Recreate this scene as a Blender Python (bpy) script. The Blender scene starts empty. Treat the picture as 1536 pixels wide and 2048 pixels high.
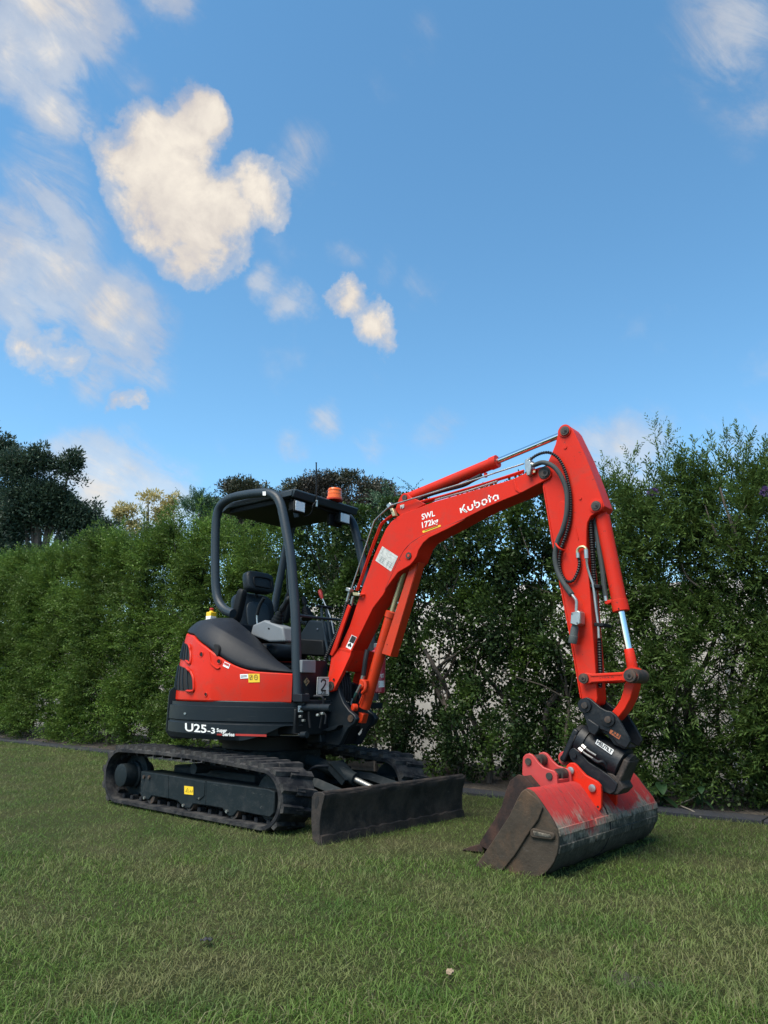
import bpy, bmesh, math, random
import numpy as np
from mathutils import Vector, Matrix
R = math.radians
S = bpy.context.scene
COL = S.collection
random.seed(7); rng = np.random.default_rng(11)

# ------------------------------------------------------------------ camera
FPX = 1476.0                                    # focal length in pixels of a 1536 px wide frame
CPOS = Vector((4.647, -4.078, 0.855)); PITCH, ROLL, YAW = 0.2412, 0.0200, 2.2577
_fw = Vector((math.cos(YAW)*math.cos(PITCH), math.sin(YAW)*math.cos(PITCH), math.sin(PITCH)))
_r0 = Vector((math.sin(YAW), -math.cos(YAW), 0)); _u0 = _r0.cross(_fw)
_rt = math.cos(ROLL)*_r0 + math.sin(ROLL)*_u0; _up = -math.sin(ROLL)*_r0 + math.cos(ROLL)*_u0
cam = bpy.data.objects.new('camera', bpy.data.cameras.new('camera')); COL.objects.link(cam)
cam.matrix_world = Matrix(((_rt.x, _up.x, -_fw.x, CPOS.x), (_rt.y, _up.y, -_fw.y, CPOS.y), (_rt.z, _up.z, -_fw.z, CPOS.z), (0, 0, 0, 1)))
cam.data.sensor_fit = 'HORIZONTAL'; cam.data.sensor_width = 36.0; cam.data.lens = 36.0*FPX/1536
cam.data.clip_start = 0.05; cam.data.clip_end = 3000
S.camera = cam

def ray(px, py): return (_fw*FPX + _rt*(px-768) + _up*(1024-py))
def U(px, py, Y):                                # photograph pixel -> point on the vertical plane y = Y
    d = ray(px, py); return CPOS + d*((Y-CPOS.y)/d.y)
def UX(px, py, X):
    d = ray(px, py); return CPOS + d*((X-CPOS.x)/d.x)
def UZ(px, py, Z):
    d = ray(px, py); return CPOS + d*((Z-CPOS.z)/d.z)
def UD(px, py, D):                               # point at depth D metres in front of the lens
    return CPOS + ray(px, py)*(D/FPX)

# ------------------------------------------------------------------ view, world, sun
S.view_settings.view_transform = 'Standard'; S.view_settings.look = 'None'
S.view_settings.gamma = 1; S.view_settings.use_curve_mapping = False
S.view_settings.exposure = 1.02
S.render.engine = 'CYCLES'
S.cycles.max_bounces = 6; S.cycles.transparent_max_bounces = 8; S.cycles.diffuse_bounces = 3
S.cycles.use_denoising = True
SUN_EL, SUN_AZ = R(58), R(264)                  # azimuth counter-clockwise from +X: the light comes from behind the camera's left
sdir = Vector((math.cos(SUN_AZ)*math.cos(SUN_EL), math.sin(SUN_AZ)*math.cos(SUN_EL), math.sin(SUN_EL)))
sun = bpy.data.objects.new('sun', bpy.data.lights.new('sun', 'SUN')); COL.objects.link(sun)
sun.data.energy = 3.2; sun.data.angle = R(40); sun.data.color = (1.0, 0.92, 0.78)
sun.rotation_euler = (-sdir).to_track_quat('-Z', 'Y').to_euler(); sun.location = sdir*60

W = bpy.data.worlds.new('World'); S.world = W; W.use_nodes = True
nt = W.node_tree; nt.nodes.clear()
class NG:                                        # tiny node-graph helper
    def __init__(s, tree): s.t = tree
    def n(s, typ, **kw):
        x = s.t.nodes.new(typ)
        for k, v in kw.items():
            if k.startswith('i_'):
                key = k[2:]; key = int(key) if key.isdigit() else key.replace('_', ' ')
                sock = x.inputs[key]
                if hasattr(v, 'is_linked') or hasattr(v, 'links'): s.t.links.new(v, sock)
                else: sock.default_value = v
            else: setattr(x, k, v)
        return x
    def m(s, op, a, b=None, c=None, clamp=False):
        x = s.t.nodes.new('ShaderNodeMath'); x.operation = op; x.use_clamp = clamp
        for i, v in enumerate((a, b, c)):
            if v is None: continue
            if hasattr(v, 'links'): s.t.links.new(v, x.inputs[i])
            else: x.inputs[i].default_value = v
        return x.outputs[0]
    def mix(s, fac, a, b, blend='MIX'):
        x = s.t.nodes.new('ShaderNodeMix'); x.data_type = 'RGBA'; x.blend_type = blend
        for sock, v in ((x.inputs[0], fac), (x.inputs[6], a), (x.inputs[7], b)):
            if hasattr(v, 'links'): s.t.links.new(v, sock)
            else: sock.default_value = v if not isinstance(v, tuple) or len(v) == 4 else (*v, 1)
        return x.outputs[2]
    def ramp(s, fac, stops, interp='LINEAR'):
        x = s.t.nodes.new('ShaderNodeValToRGB'); x.color_ramp.interpolation = interp
        s.t.links.new(fac, x.inputs[0])
        el = x.color_ramp.elements
        while len(el) < len(stops): el.new(0.5)
        for e, (p, c) in zip(el, stops):
            e.position = p; e.color = (c, c, c, 1) if isinstance(c, (int, float)) else (*c, 1)
        return x.outputs[0]
    def noise(s, vec, scale, detail=4, rough=0.55, dist=0.0, col=False):
        x = s.t.nodes.new('ShaderNodeTexNoise')
        if vec is not None: s.t.links.new(vec, x.inputs['Vector'])
        x.inputs['Scale'].default_value = scale; x.inputs['Detail'].default_value = detail
        x.inputs['Roughness'].default_value = rough; x.inputs['Distortion'].default_value = dist
        return x.outputs[1 if col else 0]
    def link(s, a, b): s.t.links.new(a, b)

g = NG(nt)
sky = g.n('ShaderNodeTexSky', sky_type='NISHITA', sun_disc=False, sun_elevation=SUN_EL, sun_rotation=math.pi/2-SUN_AZ,
          altitude=100.0, air_density=1.0, dust_density=0.05, ozone_density=3.0)
tc = g.n('ShaderNodeTexCoord'); dirv = tc.outputs['Generated']
warp = g.n('ShaderNodeVectorMath', operation='ADD')
wn = g.n('ShaderNodeVectorMath', operation='SUBTRACT', i_0=g.noise(dirv, 9.0, 6, 0.62, 0, True)); wn.inputs[1].default_value = (0.5, 0.5, 0.5)
ws = g.n('ShaderNodeVectorMath', operation='SCALE', i_0=wn.outputs[0]); ws.inputs['Scale'].default_value = 0.10
g.link(dirv, warp.inputs[0]); g.link(ws.outputs[0], warp.inputs[1])
pos = warp.outputs[0]
# cumulus puffs: (photo x, photo y, radius in photo px, weight)
PUFFS = [(362, 292, 80, .9), (300, 320, 120, 1.0), (395, 232, 72, .95), (345, 400, 130, 1.05), (430, 440, 120, 1.0), (510, 395, 95, .95), (395, 500, 85, .9), (245, 320, 72, .8), (545, 365, 60, .55),
         (690, 600, 52, .75), (745, 640, 60, .78), (770, 672, 40, .55), (60, 705, 66, .55), (125, 700, 66, .52), (240, 805, 34, .55), (280, 800, 32, .58)]
VEILS = [(60, 30, 160, .75), (160, 10, 120, .7), (105, 130, 100, .75), (115, 235, 85, .62), (20, 110, 100, .6), (360, 5, 70, .45), (270, 180, 70, .28), (610, 320, 75, .36), (40, 290, 60, .3),
         (20, 520, 110, .72), (110, 570, 120, .70), (215, 625, 110, .72), (275, 680, 95, .62), (40, 610, 90, .62), (180, 745, 70, .42), (90, 390, 100, .46), (130, 460, 100, .46), (330, 720, 70, .3),
         (590, 605, 50, .40), (550, 560, 46, .36), (690, 505, 56, .26), (770, 540, 52, .26), (845, 565, 50, .28), (655, 842, 50, .42), (580, 886, 50, .30), (635, 725, 70, .14), (750, 735, 70, .14), (760, 890, 70, .30), (860, 870, 70, .26),
         (180, 1010, 150, .72), (300, 1030, 130, .62), (1240, 920, 120, .55), (1130, 900, 70, .3), (1460, 50, 160, .42), (1500, 220, 110, .26), (1480, 880, 110, .32), (840, 60, 90, .2), (760, 170, 80, .16)]
def field(lst, grow):
    acc = None
    for (x, y, rr, w) in lst:
        dd = ray(x, y).normalized()
        dist = g.n('ShaderNodeVectorMath', operation='DISTANCE', i_0=pos); dist.inputs[1].default_value = dd
        v = g.m('MULTIPLY_ADD', dist.outputs['Value'], -1.0/(rr/ray(x, y).length*grow), 1.0)
        v = g.m('MULTIPLY', g.m('MAXIMUM', v, 0.0), w)
        acc = v if acc is None else g.m('SMOOTH_MAX', acc, v, 0.10)
    return g.m('MAXIMUM', g.m('SUBTRACT', acc, 0.06), 0.0)
fine = g.noise(dirv, 16.0, 11, 0.63, 0.25)
mid = g.noise(dirv, 6.0, 5, 0.6)
cum = field(PUFFS, 1.06)
body = g.m('ADD', cum, g.m('MULTIPLY', g.m('MULTIPLY', g.m('SUBTRACT', fine, 0.5), 1.15), g.m('MULTIPLY', cum, 4.0, None, True)))
a_cum = g.ramp(body, [(0.03, 0.0), (0.20, 0.42), (0.54, 0.97)], 'EASE')
# veils: noise drawn out along one wind direction of the sky
wind = (_rt*0.80-_up*0.60).normalized(); across = (_rt*0.60+_up*0.80).normalized()
def dotv(v):
    d_ = g.n('ShaderNodeVectorMath', operation='DOT_PRODUCT', i_0=dirv); d_.inputs[1].default_value = v; return d_.outputs['Value']
st_ = g.n('ShaderNodeCombineXYZ', i_0=g.m('MULTIPLY', dotv(wind), 7.0), i_1=g.m('MULTIPLY', dotv(across), 19.0), i_2=g.m('MULTIPLY', dotv(_fw), 6.0))
streaks = g.noise(st_.outputs[0], 1.0, 9, 0.64, 0.5)
vl = field(VEILS, 1.35)
vb = g.m('ADD', vl, g.m('MULTIPLY', g.m('MULTIPLY', g.m('SUBTRACT', streaks, 0.5), 1.15), g.m('MULTIPLY', vl, 3.5, None, True)))
loose = g.m('MULTIPLY', g.m('SUBTRACT', mid, 0.58), 0.9)          # scattered thin cloud over the rest of the sky
vb = g.m('MAXIMUM', vb, loose)
a_veil = g.ramp(vb, [(0.04, 0.0), (0.36, 0.46), (0.75, 0.88)], 'EASE')
alpha = g.m('MAXIMUM', a_cum, a_veil)
body = g.m('MAXIMUM', body, vb)
shade = g.ramp(g.m('ADD', g.m('ADD', g.m('MULTIPLY', g.m('MINIMUM', body, 0.8), 0.40), g.m('MULTIPLY', g.m('SUBTRACT', mid, 0.5), 0.8)), g.m('MULTIPLY_ADD', g.m('SUBTRACT', fine, 0.5), 0.62, 0.18)), [(0.04, (2.2, 2.15, 2.4)), (0.34, (3.3, 3.0, 2.7)), (0.66, (4.5, 4.1, 3.5))])
hs = g.n('ShaderNodeHueSaturation', i_Color=sky.outputs[0]); hs.inputs['Saturation'].default_value = 1.13; hs.inputs['Hue'].default_value = 0.486; hs.inputs['Value'].default_value = 1.0
skc = g.mix(alpha, hs.outputs[0], shade)
bg = g.n('ShaderNodeBackground', i_Color=skc); bg.inputs['Strength'].default_value = 0.115
g.link(bg.outputs[0], g.n('ShaderNodeOutputWorld').inputs[0])

# ------------------------------------------------------------------ helpers
ORG = {}
def org(o):
    return ORG.get(o.name, Vector((0, 0, 0))) if o is not None else Vector((0, 0, 0))
def thing(name, label, cat, loc=(0, 0, 0), group=None, kind=None):
    o = bpy.data.objects.new(name, None); COL.objects.link(o); o.location = loc
    o.empty_display_size = 0.1
    o['label'] = label; o['category'] = cat
    if group: o['group'] = group
    if kind: o['kind'] = kind
    ORG[o.name] = Vector(loc); return o
def tag(o, label=None, cat=None, group=None, kind=None):
    for k, v in (('label', label), ('category', cat), ('group', group), ('kind', kind)):
        if v: o[k] = v
    return o
def link_mesh(name, me, parent=None, mats=()):
    o = bpy.data.objects.new(name, me); COL.objects.link(o)
    for m in mats: me.materials.append(m)
    if parent is not None:
        o.parent = parent; ORG[o.name] = org(parent)
    return o
def obj(name, bm, mat, parent=None, smooth=True, bevel=0.0, seg=2, angle=32):
    """one mesh object from a bmesh given in world metres"""
    sh = org(parent)
    if parent is not None and sh.length: bmesh.ops.translate(bm, verts=bm.verts, vec=-sh)
    me = bpy.data.meshes.new(name)
    bmesh.ops.recalc_face_normals(bm, faces=bm.faces)
    bm.to_mesh(me); bm.free()
    o = link_mesh(name, me, parent, mat if isinstance(mat, (list, tuple)) else [mat])
    if smooth:
        me.shade_smooth()
        me.set_sharp_from_angle(angle=R(angle))
    if bevel:
        b = o.modifiers.new('bevel', 'BEVEL'); b.width = bevel; b.segments = seg; b.limit_method = 'ANGLE'; b.angle_limit = R(35)
        b.harden_normals = False
    return o
def npmesh(name, verts, faces, mat, parent=None, tint=None, sides=None):
    """mesh from numpy arrays, faces of equal size; tint = per-face random value"""
    v = np.asarray(verts, dtype=np.float32) - np.array(org(parent), dtype=np.float32)
    f = np.asarray(faces, dtype=np.int32); k = f.shape[1]
    me = bpy.data.meshes.new(name)
    me.vertices.add(len(v)); me.vertices.foreach_set('co', v.ravel())
    me.loops.add(f.size); me.loops.foreach_set('vertex_index', f.ravel())
    me.polygons.add(len(f)); me.polygons.foreach_set('loop_start', np.arange(0, f.size, k, dtype=np.int32))
    me.polygons.foreach_set('loop_total', np.full(len(f), k, dtype=np.int32))
    if tint is not None:
        a = me.attributes.new('tint', 'FLOAT', 'FACE'); a.data.foreach_set('value', np.asarray(tint, dtype=np.float32))
    me.update(calc_edges=True); me.validate()
    return link_mesh(name, me, parent, [mat])

def bm_prism(pts, off, bm=None):
    """closed polygon of 3-D points swept along the vector off"""
    bm = bm or bmesh.new(); off = Vector(off)
    a = [bm.verts.new(p) for p in pts]; b = [bm.verts.new(Vector(p)+off) for p in pts]
    bm.faces.new(a); bm.faces.new(b[::-1]); n = len(pts)
    for i in range(n): bm.faces.new((a[i], b[i], b[(i+1) % n], a[(i+1) % n]))
    return bm
def bm_box(lo, hi, bm=None, rot=None, at=None):
    bm = bm or bmesh.new()
    c = [Vector((x, y, z)) for x in (lo[0], hi[0]) for y in (lo[1], hi[1]) for z in (lo[2], hi[2])]
    if rot is not None: c = [rot @ p for p in c]
    if at is not None: c = [p+Vector(at) for p in c]
    v = [bm.verts.new(p) for p in c]
    for f in ((0, 1, 3, 2), (4, 6, 7, 5), (0, 4, 5, 1), (2, 3, 7, 6), (0, 2, 6, 4), (1, 5, 7, 3)): bm.faces.new([v[i] for i in f])
    return bm
def smooth_path(pts, n=8):
    """Catmull-Rom through the points"""
    P = [Vector(p) for p in pts]
    if len(P) < 3: return P
    P = [P[0]*2-P[1]] + P + [P[-1]*2-P[-2]]; out = []
    for i in range(1, len(P)-2):
        for k in range(n):
            t = k/n; a, b, c, d = P[i-1:i+3]
            out.append(0.5*((2*b)+(c-a)*t+(2*a-5*b+4*c-d)*t*t+(3*b-a-3*c+d)*t**3))
    out.append(P[-2]); return out
def bm_tube(path, rad, bm=None, seg=12, cap=True):
    bm = bm or bmesh.new(); P = [Vector(p) for p in path]; n = len(P)
    rads = rad if isinstance(rad, (list, tuple)) else [rad]*n
    t0 = (P[1]-P[0]).normalized(); ref = Vector((0, 0, 1)) if abs(t0.z) < .9 else Vector((1, 0, 0))
    u = t0.cross(ref).normalized(); rings = []
    for i in range(n):
        t = ((P[min(i+1, n-1)]-P[max(i-1, 0)])).normalized()
        u = (u - t*u.dot(t)).normalized(); w = t.cross(u)
        rings.append([bm.verts.new(P[i]+(u*math.cos(2*math.pi*k/seg)+w*math.sin(2*math.pi*k/seg))*rads[i]) for k in range(seg)])
    for i in range(n-1):
        for k in range(seg): bm.faces.new((rings[i][k], rings[i][(k+1) % seg], rings[i+1][(k+1) % seg], rings[i+1][k]))
    if cap: bm.faces.new(rings[0][::-1]); bm.faces.new(rings[-1])
    return bm
def bm_cyl(a, b, r, bm=None, seg=24, r2=None): return bm_tube([a, b], [r, r if r2 is None else r2], bm, seg)
def bm_lathe(a, axis, prof, bm=None, seg=24):
    """rings (distance along axis, radius) turned round the axis from point a"""
    bm = bm or bmesh.new(); a = Vector(a); t = Vector(axis).normalized()
    ref = Vector((0, 0, 1)) if abs(t.z) < .9 else Vector((1, 0, 0))
    u = t.cross(ref).normalized(); w = t.cross(u); rings = []
    for d, r in prof:
        rings.append([bm.verts.new(a+t*d+(u*math.cos(2*math.pi*k/seg)+w*math.sin(2*math.pi*k/seg))*max(r, 1e-4)) for k in range(seg)])
    for i in range(len(prof)-1):
        for k in range(seg): bm.faces.new((rings[i][k], rings[i][(k+1) % seg], rings[i+1][(k+1) % seg], rings[i+1][k]))
    bm.faces.new(rings[0][::-1]); bm.faces.new(rings[-1]); return bm
def bm_grid(rows, bm=None, closed=False):
    bm = bm or bmesh.new(); V = [[bm.verts.new(p) for p in r] for r in rows]
    for i in range(len(V)-1):
        m = len(V[i])
        for k in range(m if closed else m-1): bm.faces.new((V[i][k], V[i][(k+1) % m], V[i+1][(k+1) % m], V[i+1][k]))
    return bm

# ------------------------------------------------------------------ materials
def mat(name, col, rough=0.5, metal=0.0, spec=0.5, noise=0.0, nscale=12.0, dirt=None, dirt_amt=0.0, dscale=4.0, bump=0.0, bscale=60.0, coat=0.0, rvar=0.0, emis=None, trans=0.0, scr=None, sdir=(3, 3, 40), chips=None):
    m = bpy.data.materials.new(name); m.use_nodes = True; t = m.node_tree; p = t.nodes['Principled BSDF']; g = NG(t)
    p.inputs['Roughness'].default_value = rough; p.inputs['Metallic'].default_value = metal
    p.inputs['Specular IOR Level'].default_value = spec; p.inputs['Coat Weight'].default_value = coat; p.inputs['Coat Roughness'].default_value = 0.15
    p.inputs['Base Color'].default_value = (*col, 1); p.inputs['Transmission Weight'].default_value = trans
    c = None; co = g.n('ShaderNodeTexCoord').outputs['Object']
    if noise:
        f = g.noise(co, nscale, 5, 0.6)
        c = g.mix(f, tuple(x*(1-noise) for x in col), tuple(min(1, x*(1+noise)) for x in col))
    if dirt is not None:
        f2 = g.ramp(g.noise(co, dscale, 8, 0.68, 0.4), [(0.62-0.35*dirt_amt, 0.0), (0.80-0.2*dirt_amt, min(1.0, dirt_amt*1.6))])
        c = g.mix(f2, c if c is not None else col, dirt)
    if scr is not None:                              # scratches: (colour, amount)
        mp = g.n('ShaderNodeMapping', i_Vector=co); mp.inputs['Scale'].default_value = sdir; mp.inputs['Rotation'].default_value = (.5, .35, .2)
        f3 = g.m('MULTIPLY', g.ramp(g.noise(mp.outputs[0], 2.5, 8, .72, .3), [(.60, 0.), (.68, 1.)]), scr[1]); f3 = g.m('MULTIPLY', f3, g.ramp(g.noise(co, 6, 4, .6), [(.42, 0.), (.62, 1.)]))
        c = g.mix(f3, c if c is not None else col, scr[0])
    if chips is not None:
        c = g.mix(g.ramp(g.noise(co, 34, 5, .7), [(.655, 0.), (.675, .8)]), c if c is not None else col, chips)
    if c is not None: g.link(c, p.inputs['Base Color'])
    if rvar:
        rr = g.m('ADD', rough-rvar*0.5, g.m('MULTIPLY', g.noise(co, 9.0, 6, 0.65), rvar)); g.link(rr, p.inputs['Roughness'])
    if bump:
        b = g.n('ShaderNodeBump'); b.inputs['Strength'].default_value = bump; b.inputs['Distance'].default_value = 0.01
        g.link(g.noise(co, bscale, 6, 0.65), b.inputs['Height']); g.link(b.outputs[0], p.inputs['Normal'])
    return m
def leafmat(name, dark, light, rough=0.45, trans=0.25, patch=None, pscale=1.2, spec=0.4):
    m = bpy.data.materials.new(name); m.use_nodes = True; t = m.node_tree; p = t.nodes['Principled BSDF']; g = NG(t)
    at = g.n('ShaderNodeAttribute', attribute_name='tint'); geo = g.n('ShaderNodeNewGeometry')
    c = g.mix(at.outputs['Fac'], dark, light)
    if patch is not None:
        f = g.ramp(g.noise(geo.outputs['Position'], pscale, 3, 0.6), [(0.42, 0.0), (0.62, 0.75)])
        c = g.mix(f, c, patch)
    g.link(c, p.inputs['Base Color']); p.inputs['Roughness'].default_value = rough; p.inputs['Specular IOR Level'].default_value = spec
    tr = g.n('ShaderNodeBsdfTranslucent'); g.link(c, tr.inputs['Color'])
    mx = g.n('ShaderNodeMixShader'); mx.inputs[0].default_value = trans
    g.link(p.outputs[0], mx.inputs[1]); g.link(tr.outputs[0], mx.inputs[2])
    g.link(mx.outputs[0], t.nodes['Material Output'].inputs['Surface']); return m

# ------------------------------------------------------------------ ground, lawn, kerb, soil
def kerbY(x):                                     # the lawn's far edge
    return float(np.interp(x, [-60, -7.8, 0.92, 3.23, 60], [1.40, 1.60, 1.74, 2.02, 7.5]))
mg = bpy.data.materials.new('lawn_soil'); mg.use_nodes = True; t = mg.node_tree; g = NG(t); p = t.nodes['Principled BSDF']
po = g.n('ShaderNodeNewGeometry').outputs['Position']
c1 = g.mix(g.ramp(g.noise(po, 90, 4, .7), [(.35, 0.), (.65, 1.)]), (.020, .030, .010), (.058, .062, .026))
c2 = g.mix(g.ramp(g.noise(po, 1.6, 5, .6), [(.45, 0.), (.7, .6)]), c1, (.072, .064, .034))
g.link(c2, p.inputs['Base Color']); p.inputs['Roughness'].default_value = .95; p.inputs['Specular IOR Level'].default_value = .1
bmp = g.n('ShaderNodeBump'); bmp.inputs['Strength'].default_value = .8; bmp.inputs['Distance'].default_value = .02
g.link(g.noise(po, 60, 6, .7), bmp.inputs['Height']); g.link(bmp.outputs[0], p.inputs['Normal'])
bm = bmesh.new()
xs = [-400, -60, -30] + list(np.arange(-14, 9.1, .5)) + [30, 400]
bm_grid([[Vector((x, y, 0)) for x in xs] for y in (-400, -60, -20, -8, -4, 0, 400)], bm)
lawn_ground = obj('ground', bm, mg, smooth=False); tag(lawn_ground, kind='structure')

M_kerb = mat('kerb_concrete', (.026, .028, .034), .92, spec=.2, noise=.35, nscale=30, dirt=(.055, .052, .046), dirt_amt=.4, dscale=3, bump=.5, bscale=90)
kx = list(np.arange(-40, 14.01, .9)); KW = 0.24
def kerb_piece(x0, x1):
    a = Vector((x0+.006, kerbY(x0), 0)); b = Vector((x1-.006, kerbY(x1), 0)); w = Vector((0, KW, 0))
    h = Vector((0, 0, .028+random.uniform(-.006, .006)))
    return bm_prism([a+Vector((0, 0, -.05)), a+h*.8, a+h+Vector((0, .02, 0)), a+w+h, a+w+Vector((0, 0, -.05))], b-a)
kerb = thing('kerb', 'low dark grey concrete edging strip between the lawn and the hedge', 'kerb', (0, 1.7, 0)); kerb['kind'] = 'structure'
for i in range(len(kx)-1): obj('kerb_stone', kerb_piece(kx[i], kx[i+1]), M_kerb, kerb, bevel=.004, seg=1)
M_soil = mat('bed_soil', (.040, .032, .025), .95, noise=.6, nscale=45, dirt=(.10, .085, .065), dirt_amt=.5, dscale=26, bump=1.0, bscale=50)
bm = bmesh.new(); rows = []
for j in range(14):
    rows.append([Vector((x, kerbY(x)+KW-.01+j*.14, .02+.05*min(1, j/3)+random.uniform(-.012, .012))) for x in np.arange(-20, 12.1, .2)])
tag(obj('garden_bed', bm_grid(rows, bm), M_soil), kind='structure')

# ------------------------------------------------------------------ pale wall behind the hedge
M_wall = mat('pale_render', (.62, .61, .60), .8, noise=.25, nscale=3, dirt=(.30, .29, .27), dirt_amt=.4, dscale=2, bump=.15, bscale=40)
wl = thing('boundary_wall', 'pale rendered boundary wall glimpsed through gaps in the hedge', 'wall', (-2, 4.3, 0))
WALLY = 3.25
for x0 in np.arange(-12, 9, 2.4):
    y = kerbY(x0+1.2)+2.7
    obj('wall_panel', bm_box((x0+.01, y, 0), (x0+2.39, y+.12, 2.15+.03*math.sin(x0))), M_wall, wl, smooth=False)
    obj('wall_pier', bm_box((x0-.12, y-.03, 0), (x0+.12, y+.15, 2.26)), M_wall, wl, smooth=False)

# ------------------------------------------------------------------ leaves
def unit(v): return v/np.maximum(np.linalg.norm(v, axis=-1, keepdims=True), 1e-9)
def leaf_quads(pos, axis, length, width, droop=0.0):
    """one folded diamond per leaf: pos (n,3) base, axis (n,3) direction"""
    n = len(pos); axis = unit(axis); r = unit(rng.normal(size=(n, 3))); side = unit(np.cross(axis, r)); up = np.cross(side, axis)
    L = (length*rng.uniform(.65, 1.25, n))[:, None]; Wd = (width*rng.uniform(.7, 1.25, n))[:, None]
    mid = pos+axis*L*.5+up*L*.10
    v = np.stack([pos, mid+side*Wd*.5-up*Wd*.12, pos+axis*L-up*L*droop, mid-side*Wd*.5-up*Wd*.12], 1)
    return v.reshape(-1, 3), np.arange(4*n).reshape(-1, 4)
def clumps(cent, rad, out, n, length, width, spread=.9, uprise=.15):
    """n leaves round every clump centre"""
    k = len(cent); c = np.repeat(cent, n, 0); o = np.repeat(out, n, 0); r = np.repeat(rad, n)[:, None]
    d = unit(rng.normal(size=(k*n, 3))+o*.5); rr = r*rng.uniform(.2, 1.0, (k*n, 1))**.5
    p = c+d*rr
    ax = unit(d*spread+o*.45+rng.normal(size=(k*n, 3))*.55+np.array([0, 0, uprise]))
    v, f = leaf_quads(p, ax, length, width)
    base = np.repeat(rng.uniform(0, 1, k), n)
    tint = np.clip(base*.5+rng.uniform(0, 1, k*n)*.5, 0, 1)
    return v, f, tint
def sprays(start, direction, length, nl, leaf_l, leaf_w, angle=.75, curl=.15, ct=None):
    """twigs with two rows of narrow leaves; returns leaf mesh arrays"""
    k = len(start); d = unit(direction); s = np.linspace(.08, 1.0, nl)
    down = np.array([0, 0, -1.0])
    side = unit(np.cross(d, rng.normal(size=(k, 3)))); up = np.cross(side, d)
    L = (length*rng.uniform(.6, 1.3, k))[:, None, None]
    cv = (curl*rng.uniform(-.5, 1.5, k))[:, None, None]
    P = start[:, None, :]+d[:, None, :]*L*s[None, :, None]+down*L*cv*(s**2)[None, :, None]
    tang = unit(d[:, None, :]+down*2*cv*s[None, :, None])
    sgn = np.where(np.arange(nl) % 2 == 0, 1, -1)[None, :, None]
    rot = rng.uniform(-.6, .6, (k, nl, 1))
    ax = unit(tang*math.cos(angle)+(side[:, None, :]*sgn+up[:, None, :]*rot)*math.sin(angle)+rng.normal(size=(k, nl, 3))*.18)
    taper = np.broadcast_to((1.05-.55*s)[None, :], (k, nl)).reshape(-1)
    n = k*nl; pos = P.reshape(-1, 3); ax = ax.reshape(-1, 3)
    sd = unit(np.cross(ax, np.repeat(up, nl, 0)+rng.normal(size=(n, 3))*.5)); uu = np.cross(sd, ax)
    Ln = (leaf_l*rng.uniform(.7, 1.2, n)*taper)[:, None]; Wn = (leaf_w*rng.uniform(.8, 1.2, n))[:, None]
    m = pos+ax*Ln*.45+uu*Ln*.05
    v = np.stack([pos, m+sd*Wn*.5, pos+ax*Ln-uu*Ln*.06, m-sd*Wn*.5], 1).reshape(-1, 3)
    ct = rng.uniform(0, 1, k) if ct is None else ct
    tint = np.clip(np.repeat(.55*ct+.45*rng.uniform(0, 1, k), nl)*.62+np.tile(s, k)*.28+rng.uniform(0, .2, n)-.04, 0, 1)
    return v, np.arange(4*n).reshape(-1, 4), tint
def merge(parts):
    V, F, T, o = [], [], [], 0
    for v, f, t_ in parts:
        V.append(v); F.append(f+o); T.append(t_); o += len(v)
    return np.concatenate(V), np.concatenate(F), np.concatenate(T)

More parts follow.
